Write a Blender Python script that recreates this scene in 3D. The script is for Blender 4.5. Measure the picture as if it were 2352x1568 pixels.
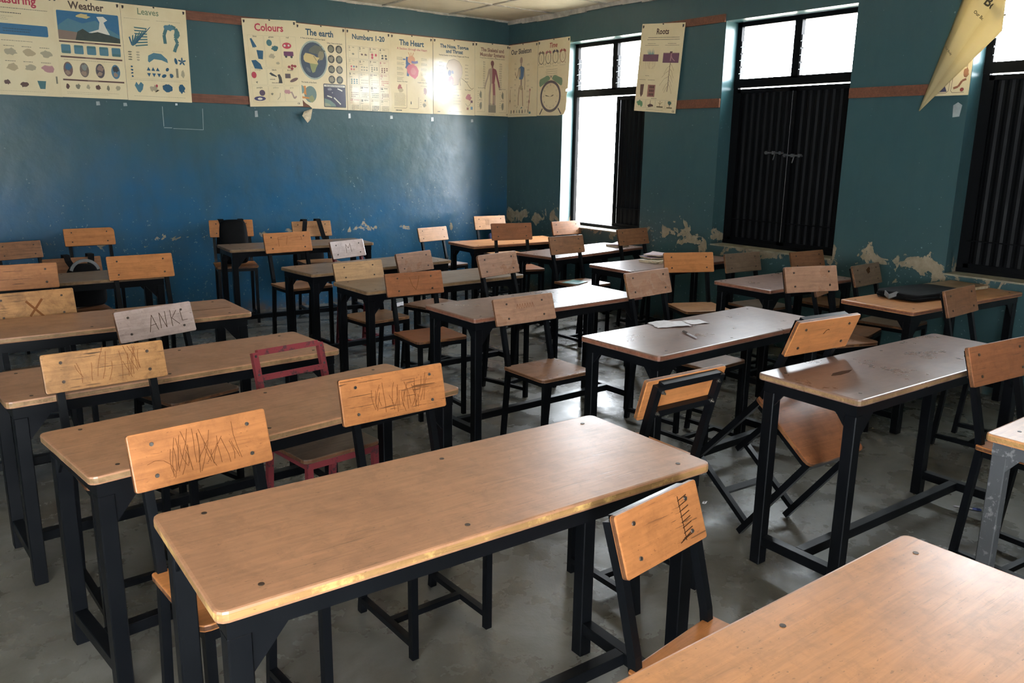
import bpy, bmesh, math, random
from mathutils import Vector, Matrix, Euler

for o in list(bpy.data.objects):
    bpy.data.objects.remove(o)
SC = bpy.context.scene
COL = SC.collection
PI = math.pi

# ------------------------------------------------------------------ camera
cam_d = bpy.data.cameras.new('camera')
cam = bpy.data.objects.new('camera', cam_d)
COL.objects.link(cam)
cam_d.sensor_fit = 'HORIZONTAL'
cam_d.sensor_width = 36.0
cam_d.lens = 1881.68 / 2352 * 36
cam_d.clip_start = 0.02
CAM_H = 1.6367
Rm = Matrix.Rotation(math.radians(-37.282), 4, 'Z') @ Matrix.Rotation(math.radians(90 - 13.277), 4, 'X') @ Matrix.Rotation(math.radians(0.870), 4, 'Z')
cam.matrix_world = Matrix.Translation((0, 0, CAM_H)) @ Rm
SC.camera = cam

# ------------------------------------------------------------------ world, view
SKY_STRENGTH = 42.0
world = bpy.data.worlds.new('daylight')
SC.world = world
world.use_nodes = True
wn = world.node_tree
wn.nodes['Background'].inputs[0].default_value = (0.88, 0.94, 1.0, 1)
wn.nodes['Background'].inputs[1].default_value = SKY_STRENGTH
vs = SC.view_settings
vs.view_transform = 'Standard'
vs.look = 'None'
vs.gamma = 1.0
vs.use_curve_mapping = False
vs.exposure = 0.12
try:
    SC.cycles.use_denoising = True
    SC.cycles.max_bounces = 10
    SC.cycles.diffuse_bounces = 6
    SC.cycles.glossy_bounces = 4
    SC.cycles.sample_clamp_indirect = 6.0
    SC.cycles.caustics_reflective = False
    SC.cycles.caustics_refractive = False
except Exception:
    pass

CX, CY, HC = 6.004, 8.033, 3.056          # room corner (right wall x, back wall y), ceiling height
X0, Y0 = -2.2, -2.6                      # unseen left and front walls
WT = 0.22                                # wall thickness
WIN = [(5.812, 7.043), (3.668, 4.896), (1.555, 2.776)]   # window openings in the right wall
WZ0, WZ1, WTR = 0.799, 2.733, 2.228

def area_light(name, loc, rot, sx, sy, power, color, portal=False):
    d = bpy.data.lights.new(name, 'AREA')
    d.shape = 'RECTANGLE'
    d.size, d.size_y = sx, sy
    d.energy = power
    d.color = color
    o = bpy.data.objects.new(name, d)
    o.location = loc
    o.rotation_euler = rot
    COL.objects.link(o)
    if portal:
        d.cycles.is_portal = True
    return o

for i, (a, b) in enumerate(WIN):         # daylight portals in the right wall openings
    area_light('window_portal', (CX + WT + 0.03, (a + b) / 2, (WZ0 + WZ1) / 2), (0, PI / 2, 0), WZ1 - WZ0, b - a, 1, (1, 1, 1), True)
# added fill lamps in unseen openings, left of and behind the camera
LWIN = [(-1.2, 0.2)]
for a, b in LWIN:
    area_light('left_fill', (X0 - WT + 0.05, (a + b) / 2, 1.75), (0, -PI / 2, 0), 1.4, b - a, 6, (0.95, 0.97, 1.0))
area_light('front_fill', (-0.9, Y0 - WT + 0.05, 1.25), (-PI / 2 + PI, 0, 0), 1.6, 2.0, 19, (1.0, 0.88, 0.72))

# ------------------------------------------------------------------ node helpers
class NT:
    def __init__(s, name):
        s.m = bpy.data.materials.new(name)
        s.m.use_nodes = True
        s.t = s.m.node_tree
        s.bsdf = s.t.nodes['Principled BSDF']
        s.out = s.t.nodes['Material Output']
    def n(s, typ, **kw):
        nd = s.t.nodes.new(typ)
        for k, v in kw.items():
            setattr(nd, k, v)
        return nd
    def l(s, a, b):
        s.t.links.new(a, b)
    def val(s, sock, v):
        if hasattr(v, 'is_output') or isinstance(v, bpy.types.NodeSocket):
            s.l(v, sock)
        else:
            sock.default_value = v
    def math(s, op, a, b=0.0, c=0.0, clamp=False):
        nd = s.n('ShaderNodeMath', operation=op, use_clamp=clamp)
        for i, v in enumerate((a, b, c)):
            s.val(nd.inputs[i], v)
        return nd.outputs[0]
    def noise(s, vec, scale, detail=3.0, rough=0.5, dist=0.0):
        nd = s.n('ShaderNodeTexNoise')
        s.l(vec, nd.inputs['Vector'])
        nd.inputs['Scale'].default_value = scale
        nd.inputs['Detail'].default_value = detail
        nd.inputs['Roughness'].default_value = rough
        nd.inputs['Distortion'].default_value = dist
        return nd.outputs[0]
    def map(s, vec, scale=(1, 1, 1), rot=(0, 0, 0), loc=(0, 0, 0)):
        nd = s.n('ShaderNodeMapping')
        s.l(vec, nd.inputs['Vector'])
        nd.inputs['Location'].default_value = loc
        nd.inputs['Rotation'].default_value = rot
        nd.inputs['Scale'].default_value = scale
        return nd.outputs[0]
    def ramp(s, fac, stops, interp='LINEAR'):
        nd = s.n('ShaderNodeValToRGB')
        s.l(fac, nd.inputs[0])
        cr = nd.color_ramp
        cr.interpolation = interp
        while len(cr.elements) < len(stops):
            cr.elements.new(0.5)
        for e, (p, c) in zip(cr.elements, stops):
            e.position = p
            e.color = (c, c, c, 1) if isinstance(c, (int, float)) else (*c, 1)
        return nd.outputs[0]
    def mix(s, fac, a, b, typ='MIX'):
        nd = s.n('ShaderNodeMix', data_type='RGBA', blend_type=typ)
        s.val(nd.inputs[0], fac)
        for sock, v in ((nd.inputs[6], a), (nd.inputs[7], b)):
            if isinstance(v, tuple):
                sock.default_value = (*v, 1)
            else:
                s.l(v, sock)
        return nd.outputs[2]
    def bump(s, h, strength, dist=0.01):
        nd = s.n('ShaderNodeBump')
        nd.inputs['Strength'].default_value = strength
        nd.inputs['Distance'].default_value = dist
        s.l(h, nd.inputs['Height'])
        s.l(nd.outputs[0], s.bsdf.inputs['Normal'])
    def coord(s, randomised=True):
        tc = s.n('ShaderNodeTexCoord')
        if not randomised:
            return tc.outputs['Object']
        oi = s.n('ShaderNodeObjectInfo')
        mul = s.math('MULTIPLY', oi.outputs['Random'], 37.0)
        va = s.n('ShaderNodeVectorMath', operation='ADD')
        s.l(tc.outputs['Object'], va.inputs[0])
        s.l(mul, va.inputs[1])
        return va.outputs[0]
    def set(s, color=None, rough=None, metal=None, spec=None):
        b = s.bsdf
        if color is not None:
            s.val(b.inputs['Base Color'], (*color, 1) if isinstance(color, tuple) else color)
        if rough is not None:
            s.val(b.inputs['Roughness'], rough)
        if metal is not None:
            s.val(b.inputs['Metallic'], metal)
        if spec is not None:
            b.inputs['Specular IOR Level'].default_value = spec
        return s.m

MATS = {}
def wood(name, c, dark=0.6, rough=0.3, scratch=0.5, stain=0.5, worn=None):
    spec = 0.6 if name in ('desk_red', 'wood_sheen', 'desk_gold', 'desk_tan') else 0.3
    """Varnished board: grain along x, blotchy stains, thin random scratches."""
    t = NT(name)
    co = t.coord()
    g = t.noise(t.map(co, (2.2, 34, 34)), 2.0, 5, 0.6, 0.6)
    g2 = t.noise(t.map(co, (6, 160, 160)), 1.5, 3, 0.6)
    big = t.noise(co, 5.5, 5, 0.65)
    dk = tuple(v * dark for v in c)
    lt = tuple(min(1, v * 1.22) for v in c)
    col = t.mix(t.ramp(g, [(0.25, 0.0), (0.75, 1.0)]), dk, lt)
    col = t.mix(t.math('MULTIPLY', t.ramp(g2, [(0.45, 0.0), (0.7, 1.0)]), 0.18), col, dk)
    st = t.math('MULTIPLY', t.ramp(big, [(0.48, 0.0), (0.72, 1.0)]), stain)
    col = t.mix(st, col, tuple(v * 0.42 for v in c))
    mo = t.noise(co, 17.0, 6, 0.75, 0.4)
    col = t.mix(t.math('MULTIPLY', t.ramp(mo, [(0.48, 0.0), (0.72, 1.0)]), min(1.0, 0.25 + stain * 0.9)), col, tuple(v * 0.5 for v in c))
    sk = t.noise(t.map(co, (1, 2, 2)), 75.0, 2, 0.5)
    col = t.mix(t.math('MULTIPLY', t.ramp(sk, [(0.69, 0.0), (0.73, 1.0)]), 0.55), col, tuple(v * 0.3 for v in c))
    if worn:
        w = t.noise(co, 9.0, 6, 0.7)
        col = t.mix(t.math('MULTIPLY', t.ramp(w, [(0.52, 0.0), (0.62, 1.0)]), 0.8), col, worn)
    sm = None
    for ang, sc in ((0.5, 1.0), (-0.9, 1.4), (1.35, 0.8)):
        q = t.noise(t.map(co, (2.5 * sc, 55 * sc, 55 * sc), (ang * 0.3, ang, ang)), 2.4, 2, 0.5, 0.3)
        r_ = t.ramp(q, [(0.675, 0.0), (0.70, 1.0)])
        sm = r_ if sm is None else t.math('MAXIMUM', sm, r_)
    zone = t.ramp(t.noise(co, 3.2, 2, 0.5), [(0.42, 0.0), (0.6, 1.0)])
    sm = t.math('MULTIPLY', t.math('MULTIPLY', sm, zone), scratch)
    col = t.mix(sm, col, tuple(v * 0.22 for v in c))
    ro = t.math('ADD', t.math('MULTIPLY', big, 0.22), rough - 0.08)
    t.bump(t.math('SUBTRACT', g, t.math('MULTIPLY', sm, 2.0)), 0.12, 0.003)
    m = t.set(col, ro, None, spec)
    MATS[name] = m
    return m

wood('wood_orange', (0.384, 0.150, 0.052), 0.75, 0.33, 0.9, 0.35)
wood('wood_bright', (0.422, 0.165, 0.055), 0.8, 0.33, 0.3, 0.15)
wood('wood_tan', (0.384, 0.195, 0.091), 0.75, 0.32, 0.5, 0.35)
wood('wood_worn', (0.346, 0.170, 0.065), 0.7, 0.36, 1.0, 0.9)
wood('wood_pink', (0.31, 0.17, 0.108), 0.72, 0.26, 0.25, 0.3)
wood('wood_brown', (0.221, 0.100, 0.047), 0.7, 0.34, 0.6, 0.4)
wood('wood_deep', (0.250, 0.093, 0.039), 0.7, 0.32, 0.6, 0.3)
wood('wood_beige', (0.403, 0.235, 0.111), 0.8, 0.36, 0.4, 0.2)
wood('wood_sheen', (0.4, 0.3, 0.265), 0.8, 0.2, 0.3, 0.3)  # pale tone is sky reflection put into the colour of glossy brown boards
wood('wood_dull', (0.125, 0.080, 0.049), 0.6, 0.42, 0.4, 0.5)
wood('desk_tan', (0.355, 0.175, 0.094), 0.82, 0.34, 0.35, 0.35)
wood('desk_gold', (0.451, 0.200, 0.078), 0.82, 0.30, 0.3, 0.35)
wood('desk_red', (0.175, 0.098, 0.072), 0.85, 0.27, 0.0, 0.25)
wood('desk_grey', (0.192, 0.130, 0.088), 0.82, 0.34, 0.25, 0.3)
wood('edge_gold', (0.34, 0.19, 0.075), 0.6, 0.3, 0.3, 0.4, (0.62, 0.40, 0.14))
wood('edge_worn', (0.26, 0.155, 0.075), 0.5, 0.5, 0.3, 0.8, (0.30, 0.185, 0.09))
wood('edge_red', (0.25, 0.10, 0.06), 0.6, 0.4, 0.3, 0.6)
wood('edge_dark', (0.13, 0.055, 0.025), 0.6, 0.45, 0.3, 0.6, (0.27, 0.125, 0.05))
wood('batten', (0.16, 0.062, 0.036), 0.6, 0.5, 0.4, 0.5)

def metal_paint(name, c, chip, amt=0.62, rough=0.32, spec=0.15):
    t = NT(name)
    co = t.coord()
    n = t.noise(co, 26, 6, 0.7)
    k = t.ramp(n, [(amt, 0.0), (amt + 0.05, 1.0)])
    col = t.mix(k, c, chip)
    d = t.noise(co, 7, 3, 0.6)
    col = t.mix(t.math('MULTIPLY', d, 0.25), col, tuple(v * 1.9 + 0.006 for v in c))
    t.bump(n, 0.06, 0.003)
    m = t.set(col, t.math('ADD', t.math('MULTIPLY', d, 0.3), rough - 0.1), 0.0, spec)
    MATS[name] = m
    return m
metal_paint('black_steel', (0.0025, 0.003, 0.004), (0.03, 0.033, 0.036), 0.70, 0.30)
metal_paint('grey_steel', (0.05, 0.052, 0.055), (0.14, 0.14, 0.14), 0.56, 0.42)
metal_paint('maroon_steel', (0.13, 0.022, 0.026), (0.03, 0.02, 0.022), 0.55, 0.4)
metal_paint('shutter_steel', (0.002, 0.0022, 0.0028), (0.02, 0.022, 0.025), 0.76, 0.45, 0.08)

def flat(name, c, rough=0.5, metal=0.0, spec=0.5, var=0.0, vs_=12.0):
    t = NT(name)
    if var:
        co = t.coord()
        n = t.noise(co, vs_, 4, 0.6)
        col = t.mix(t.ramp(n, [(0.35, 0.0), (0.7, 1.0)]), tuple(v * (1 - var) for v in c), tuple(min(1, v * (1 + var)) for v in c))
    else:
        col = c
    m = t.set(col, rough, metal, spec)
    MATS[name] = m
    return m
flat('bolt_steel', (0.22, 0.2, 0.18), 0.35, 0.9, var=0.5, vs_=60)
flat('bolt_dark', (0.05, 0.032, 0.022), 0.45, 0.4, var=0.4, vs_=60)
flat('carved', (0.05, 0.022, 0.01), 0.8, spec=0.05)
flat('carved_faint', (0.16, 0.062, 0.022), 0.8, spec=0.05)
flat('bag_black', (0.0028, 0.0028, 0.0034), 0.75, spec=0.12, var=0.4, vs_=20)
flat('bag_strap', (0.004, 0.004, 0.0045), 0.8, spec=0.1, var=0.3, vs_=80)
flat('bag_grey', (0.14, 0.145, 0.15), 0.7, var=0.2)
flat('bag_navy', (0.012, 0.018, 0.07), 0.7, var=0.3)
flat('tag_red', (0.25, 0.06, 0.05), 0.6)
flat('zip_metal', (0.3, 0.3, 0.3), 0.3, 0.9)
flat('paper_white', (0.60, 0.57, 0.58), 0.6, var=0.12, vs_=30)
flat('paper_cream', (0.48, 0.40, 0.27), 0.6, var=0.25, vs_=30)
flat('paper_pink', (0.42, 0.30, 0.31), 0.5, var=0.3, vs_=40)
flat('book_teal', (0.12, 0.36, 0.36), 0.3, var=0.5, vs_=25)
flat('book_mauve', (0.25, 0.16, 0.19), 0.35, var=0.5, vs_=35)
flat('book_brown', (0.20, 0.12, 0.06), 0.45, var=0.3)
flat('pen_dark', (0.03, 0.02, 0.02), 0.3)
flat('pen_clear', (0.4, 0.38, 0.4), 0.2)
flat('pen_blue', (0.02, 0.05, 0.25), 0.3)
flat('tape', (0.30, 0.33, 0.33), 0.4, var=0.2)
flat('tape_bright', (0.55, 0.58, 0.58), 0.3, var=0.2)
flat('plaster_sill', (0.26, 0.235, 0.17), 0.8, var=0.4, vs_=8)

# ------------------------------------------------------------------ setting materials
def wall_material(name, low_day_tint, peel_k, peel_z, peel_w):
    t = NT(name)
    tc = t.n('ShaderNodeTexCoord')
    co = tc.outputs['Object']
    sep = t.n('ShaderNodeSeparateXYZ')
    t.l(co, sep.inputs[0])
    x, y, z = sep.outputs
    n1 = t.noise(co, 1.1, 5, 0.62, 0.3)
    n2 = t.noise(co, 7.0, 4, 0.6)
    upper = (0.030, 0.072, 0.080)
    lower = low_day_tint  # bluer low on the back wall: daylight tint put into the colour
    hz = t.ramp(t.math('ADD', t.math('MULTIPLY', z, 0.34), t.math('MULTIPLY', t.math('SUBTRACT', n1, 0.5), 0.55)), [(0.36, 0.0), (0.62, 1.0)])
    col = t.mix(hz, lower, upper)
    col = t.mix(t.math('MULTIPLY', t.ramp(n2, [(0.4, 0.0), (0.75, 1.0)]), 0.35), col, (0.042, 0.086, 0.092))
    # broad brush / dirt smears running down
    sm = t.noise(t.map(co, (5, 5, 1.2)), 1.6, 4, 0.6)
    col = t.mix(t.math('MULTIPLY', t.ramp(sm, [(0.5, 0.0), (0.75, 1.0)]), 0.35), col, (0.022, 0.052, 0.062))
    # flaked paint showing plaster
    band = t.math('SUBTRACT', 1.0, t.math('DIVIDE', t.math('ABSOLUTE', t.math('SUBTRACT', z, peel_z)), peel_w), clamp=True)
    pn = t.noise(co, 5.5, 7, 0.62, 0.5)
    pk = t.math('ADD', pn, t.math('MULTIPLY', band, peel_k))
    pk = t.math('SUBTRACT', pk, t.math('MULTIPLY', t.math('LESS_THAN', band, 0.02), 0.3))
    peel = t.ramp(pk, [(0.735, 0.0), (0.742, 1.0)])
    # small chips low on the wall
    low = t.math('SUBTRACT', 1.0, t.math('DIVIDE', z, 1.35), clamp=True)
    cn = t.noise(co, 42, 2, 0.5)
    cm = t.noise(co, 2.2, 3, 0.6)
    chips = t.ramp(t.math('ADD', cn, t.math('ADD', t.math('MULTIPLY', t.math('POWER', low, 0.5), 0.09), t.math('MULTIPLY', t.math('SUBTRACT', cm, 0.5), 0.25))), [(0.760, 0.0), (0.772, 1.0)])
    pc = t.mix(t.ramp(t.noise(co, 18, 4, 0.6), [(0.3, 0.0), (0.7, 1.0)]), (0.20, 0.16, 0.105), (0.30, 0.245, 0.17))
    col = t.mix(chips, col, (0.13, 0.18, 0.20))
    col = t.mix(peel, col, pc)
    # brown damp foot of the wall
    foot = t.math('MULTIPLY', t.math('SUBTRACT', 1.0, t.math('DIVIDE', z, 0.14), clamp=True), t.ramp(n2, [(0.4, 0.0), (0.6, 1.0)]))
    col = t.mix(foot, col, (0.10, 0.06, 0.035))
    ro = t.math('ADD', t.math('MULTIPLY', peel, 0.4), t.math('ADD', 0.24, t.math('MULTIPLY', n2, 0.2)))
    h = t.math('SUBTRACT', t.math('ADD', t.math('MULTIPLY', n2, 0.5), t.math('MULTIPLY', t.noise(co, 2.6, 3, 0.5), 1.6)), t.math('MULTIPLY', peel, 0.4))
    t.bump(h, 0.30, 0.02)
    return t.set(col, ro)
M_WALL_BACK = wall_material('paint_back_wall', (0.011, 0.078, 0.155), 0.185, 0.77, 0.12)
M_WALL = wall_material('paint_side_wall', (0.032, 0.072, 0.078), 0.27, 0.86, 0.23)

def ceiling_material():
    t = NT('ceiling_board')
    co = t.coord(False)
    n = t.noise(co, 3.0, 5, 0.6)
    col = t.mix(t.ramp(n, [(0.4, 0.0), (0.75, 1.0)]), (0.76, 0.68, 0.52), (0.60, 0.52, 0.38))
    t.bump(t.noise(co, 1.3, 2, 0.5), 0.25, 0.1)
    return t.set(col, 0.6)
M_CEIL = ceiling_material()
flat('ceiling_strip', (0.42, 0.38, 0.31), 0.6, var=0.3)

def floor_material():
    t = NT('worn_concrete')
    co = t.coord(False)
    n1 = t.noise(co, 2.2, 7, 0.68, 0.6)
    n2 = t.noise(co, 11, 6, 0.7)
    n3 = t.noise(t.map(co, (1, 1, 1), (0, 0, 0.9)), 0.8, 3, 0.5)
    col = t.mix(t.ramp(n1, [(0.30, 0.0), (0.72, 1.0)]), (0.072, 0.066, 0.053), (0.185, 0.178, 0.160))
    col = t.mix(t.math('MULTIPLY', t.ramp(n2, [(0.4, 0.0), (0.85, 1.0)]), 0.6), col, (0.085, 0.073, 0.050))
    col = t.mix(t.math('MULTIPLY', t.ramp(n3, [(0.5, 0.0), (0.7, 1.0)]), 0.4), col, (0.11, 0.09, 0.06))
    sp = t.ramp(t.noise(co, 70, 2, 0.5), [(0.77, 0.0), (0.79, 1.0)])
    col = t.mix(sp, col, (0.30, 0.29, 0.27))
    ro = t.ramp(t.noise(co, 3.5, 5, 0.65), [(0.35, 0.17), (0.65, 0.42)])
    t.bump(t.math('ADD', n2, t.math('MULTIPLY', n1, 2.0)), 0.10, 0.012)
    return t.set(col, ro)
M_FLOOR = floor_material()

def glass_material():
    t = NT('louvre_glass')
    tr = t.n('ShaderNodeBsdfTransparent')
    tr.inputs[0].default_value = (0.92, 0.96, 0.95, 1)
    gl = t.n('ShaderNodeBsdfGlossy')
    gl.inputs['Roughness'].default_value = 0.03
    mx = t.n('ShaderNodeMixShader')
    mx.inputs[0].default_value = 0.1
    t.l(tr.outputs[0], mx.inputs[1])
    t.l(gl.outputs[0], mx.inputs[2])
    t.l(mx.outputs[0], t.out.inputs['Surface'])
    return t.m
M_GLASS = glass_material()

def paper_material(name, c, trans=0.0):
    """Laminated poster paper: yellowed, glossy, a little buckled."""
    t = NT(name)
    co = t.coord()
    n = t.noise(co, 4.0, 5, 0.6)
    col = t.mix(t.math('MULTIPLY', t.ramp(n, [(0.45, 0.0), (0.75, 1.0)]), 0.35), c, tuple(v * k for v, k in zip(c, (0.72, 0.62, 0.45))))
    t.bump(t.noise(co, 3.0, 3, 0.5), 0.28, 0.03)
    t.set(col, 0.17)
    if trans:
        tl = t.n('ShaderNodeBsdfTranslucent')
        tl.inputs[0].default_value = (*c, 1)
        mx = t.n('ShaderNodeMixShader')
        mx.inputs[0].default_value = trans
        t.l(t.bsdf.outputs[0], mx.inputs[1])
        t.l(tl.outputs[0], mx.inputs[2])
        t.l(mx.outputs[0], t.out.inputs['Surface'])
    return t.m
M_PAPER = paper_material('poster_paper', (0.70, 0.585, 0.37))
M_PAPER_Y = paper_material('poster_paper_curled', (0.60, 0.50, 0.28), 0.34)

# ------------------------------------------------------------------ mesh helpers
class MB:
    """Collects shapes into one mesh."""
    def __init__(s):
        s.bm = bmesh.new()
    def faces(s, vs_, fs, mi=0):
        v = [s.bm.verts.new(p) for p in vs_]
        for f in fs:
            try:
                fc = s.bm.faces.new([v[i] for i in f])
                fc.material_index = mi
            except ValueError:
                pass
        return v
    def box(s, x0, y0, z0, x1, y1, z1, mi=0):
        s.faces([(x0, y0, z0), (x1, y0, z0), (x1, y1, z0), (x0, y1, z0), (x0, y0, z1), (x1, y0, z1), (x1, y1, z1), (x0, y1, z1)],
                [(0, 3, 2, 1), (4, 5, 6, 7), (0, 1, 5, 4), (1, 2, 6, 5), (2, 3, 7, 6), (3, 0, 4, 7)], mi)
        return s
    def bar(s, p0, p1, w, d, up=(0, 1, 0), mi=0):
        """Rectangular tube from p0 to p1, width w across, depth d along 'up'."""
        p0, p1 = Vector(p0), Vector(p1)
        a = (p1 - p0).normalized()
        u = Vector(up)
        u = (u - a * u.dot(a)).normalized()
        r = a.cross(u)
        c = []
        for p in (p0, p1):
            for i, j in ((-1, -1), (1, -1), (1, 1), (-1, 1)):
                c.append(p + r * (i * w / 2) + u * (j * d / 2))
        s.faces(c, [(3, 2, 1, 0), (4, 5, 6, 7), (0, 1, 5, 4), (1, 2, 6, 5), (2, 3, 7, 6), (3, 0, 4, 7)], mi)
        return s
    def path(s, pts, w, d, up=(1, 0, 0), mi=0):
        """Square tube through several points, mitred."""
        P = [Vector(p) for p in pts]
        u = Vector(up)
        rings = []
        for i, p in enumerate(P):
            a = (P[min(i + 1, len(P) - 1)] - P[max(i - 1, 0)]).normalized()
            uu = (u - a * u.dot(a)).normalized()
            r = a.cross(uu)
            rings.append([p + uu * (i_ * w / 2) + r * (j_ * d / 2) for i_, j_ in ((-1, -1), (1, -1), (1, 1), (-1, 1))])
        vs_ = [q for r in rings for q in r]
        fs = [(3, 2, 1, 0), tuple(4 * (len(P) - 1) + k for k in range(4))]
        for i in range(len(P) - 1):
            for k in range(4):
                fs.append((4 * i + k, 4 * i + (k + 1) % 4, 4 * i + 4 + (k + 1) % 4, 4 * i + 4 + k))
        s.faces(vs_, fs, mi)
        return s
    def prism(s, poly, z0, z1, mi=0, side=None, M=None):
        """Vertical prism over a polygon; side faces may take another material."""
        n = len(poly)
        vs_ = [Vector((x, y, z0)) for x, y in poly] + [Vector((x, y, z1)) for x, y in poly]
        if M is not None:
            vs_ = [M @ v for v in vs_]
        v = [s.bm.verts.new(p) for p in vs_]
        f = s.bm.faces.new(v[:n][::-1]); f.material_index = mi
        f = s.bm.faces.new(v[n:]); f.material_index = mi
        for i in range(n):
            j = (i + 1) % n
            f = s.bm.faces.new([v[i], v[j], v[n + j], v[n + i]])
            f.material_index = mi if side is None else side
        return s
    def cyl(s, p0, p1, r, n=10, mi=0, r1=None):
        p0, p1 = Vector(p0), Vector(p1)
        a = (p1 - p0).normalized()
        u = a.orthogonal().normalized()
        w = a.cross(u)
        r1 = r if r1 is None else r1
        c = [p0 + (u * math.cos(2 * PI * k / n) + w * math.sin(2 * PI * k / n)) * r for k in range(n)]
        c += [p1 + (u * math.cos(2 * PI * k / n) + w * math.sin(2 * PI * k / n)) * r1 for k in range(n)]
        fs = [tuple(range(n))[::-1], tuple(range(n, 2 * n))] + [(k, (k + 1) % n, n + (k + 1) % n, n + k) for k in range(n)]
        s.faces(c, fs, mi)
        return s
    def bevel(s, w, seg=2, ang=0.5):
        bmesh.ops.recalc_face_normals(s.bm, faces=s.bm.faces)
        ed = [e for e in s.bm.edges if len(e.link_faces) == 2 and e.calc_face_angle(0) > ang]
        bmesh.ops.bevel(s.bm, geom=ed, offset=w, segments=seg, affect='EDGES', profile=0.6, clamp_overlap=True)
        return s
    def xform(s, M):
        bmesh.ops.transform(s.bm, matrix=M, verts=s.bm.verts)
        return s
    def build(s, name, mats, parent=None, smooth=False):
        bmesh.ops.recalc_face_normals(s.bm, faces=s.bm.faces)
        me = bpy.data.meshes.new(name)
        s.bm.to_mesh(me)
        s.bm.free()
        if not isinstance(mats, (list, tuple)):
            mats = [mats]
        for m in mats:
            me.materials.append(MATS[m] if isinstance(m, str) else m)
        if smooth:
            me.polygons.foreach_set('use_smooth', [True] * len(me.polygons))
        o = bpy.data.objects.new(name, me)
        COL.objects.link(o)
        if parent is not None:
            o.parent = parent
        return o

def tag(o, label=None, cat=None, group=None, kind=None):
    if label: o['label'] = label
    if cat: o['category'] = cat
    if group: o['group'] = group
    if kind: o['kind'] = kind
    return o

def empty(name, loc=(0, 0, 0), rot=(0, 0, 0)):
    o = bpy.data.objects.new(name, None)
    o.empty_display_size = 0.1
    o.location = loc
    o.rotation_euler = rot
    COL.objects.link(o)
    return o

def rrect(x0, y0, x1, y1, r, n=4):
    """Rounded rectangle polygon, counter-clockwise; r may be a list for (x1y1, x0y1, x0y0, x1y0)."""
    rs = r if isinstance(r, (list, tuple)) else [r] * 4
    out = []
    for (cx, cy, a0), q in zip(((x1, y1, 0), (x0, y1, 90), (x0, y0, 180), (x1, y0, 270)), rs):
        sx = -1 if cx == x1 else 1
        sy = -1 if cy == y1 else 1
        if q <= 1e-6:
            out.append((cx, cy)); continue
        for k in range(n + 1):
            a = math.radians(a0 + 90 * k / n)
            out.append((cx + sx * q + q * math.cos(a), cy + sy * q + q * math.sin(a)))
    return out

# ------------------------------------------------------------------ the room
def struct(mb, name, mats, parent=None):
    o = mb.build(name, mats, parent)
    if parent is None:
        o['kind'] = 'structure'
    return o

m = MB(); m.box(X0, Y0, -0.1, CX, CY, 0)
struct(m, 'floor', M_FLOOR)
m = MB(); m.box(X0 - WT, CY, -0.1, CX + WT, CY + WT, HC + 0.1)
struct(m, 'wall_back', M_WALL_BACK)

def wall_with_openings(name, xa, xb, y0, y1, ops, z0, z1):
    m = MB()
    m.box(xa, y0, -0.1, xb, y1, z0)
    m.box(xa, y0, z1, xb, y1, HC + 0.1)
    cur = y0
    for a, b in sorted(ops):
        m.box(xa, cur, z0, xb, a, z1)
        cur = b
    m.box(xa, cur, z0, xb, y1, z1)
    return struct(m, name, M_WALL)
wall_with_openings('wall_right', CX, CX + WT, Y0, CY, WIN, WZ0, WZ1)
wall_with_openings('wall_left', X0 - WT, X0, Y0, CY, LWIN, 1.05, 2.45)
m = MB()
m.box(X0 - WT, Y0 - WT, -0.1, -1.7, Y0, HC + 0.1)
m.box(-0.1, Y0 - WT, -0.1, CX + WT, Y0, HC + 0.1)
m.box(-1.7, Y0 - WT, 2.25, -0.1, Y0, HC + 0.1)
struct(m, 'wall_front', M_WALL)

# ceiling of sagging boards with cover strips
m = MB()
NX, NY = 54, 68
grid = {}
for i in range(NX + 1):
    for j in range(NY + 1):
        x = X0 + (CX - X0) * i / NX
        y = Y0 + (CY - Y0) * j / NY
        px, py = ((CX - x) % 0.82) / 0.82, ((CY - y) % 0.82) / 0.82
        sag = 0.014 * math.sin(PI * px) * math.sin(PI * py)
        grid[i, j] = m.bm.verts.new((x, y, HC - sag))
for i in range(NX):
    for j in range(NY):
        m.bm.faces.new([grid[i, j], grid[i, j + 1], grid[i + 1, j + 1], grid[i + 1, j]])
m.box(X0 - WT, Y0 - WT, HC + 0.02, CX + WT, CY + WT, HC + 0.1)
ceil = struct(m, 'ceiling', M_CEIL)
m = MB()
x = CX - 0.82
while x > X0:
    m.box(x - 0.012, Y0, HC - 0.012, x + 0.012, CY, HC + 0.004); x -= 0.82
y = CY - 0.82
while y > Y0:
    m.box(X0, y - 0.012, HC - 0.011, CX, y + 0.012, HC + 0.004); y -= 0.82
struct(m, 'trim_1', 'ceiling_strip')
m = MB()   # sagging cornice strip round the top of the walls
for k in range(40):
    y0_, y1_ = Y0 + (CY - Y0) * k / 40, Y0 + (CY - Y0) * (k + 1) / 40
    d = 0.05 + 0.012 * math.sin(k * 0.9)
    m.box(CX - 0.02, y0_, HC - d, CX, y1_, HC + 0.004)
for k in range(40):
    x0_, x1_ = X0 + (CX - X0) * k / 40, X0 + (CX - X0) * (k + 1) / 40
    m.box(x0_, CY - 0.014, HC - 0.02 - 0.005 * math.sin(k * 1.3), x1_, CY, HC + 0.004)
struct(m, 'trim_2', 'ceiling_strip')

# ground outside
m = MB(); m.box(CX + WT, -30, -0.5, 60, 40, -0.15)
t_ = NT('dusty_ground'); t_.set(t_.mix(t_.noise(t_.coord(False), 1.5, 5, 0.6), (0.55, 0.47, 0.36), (0.70, 0.62, 0.50)), 0.9)
o = m.build('ground', t_.m); o['kind'] = 'structure'

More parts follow.
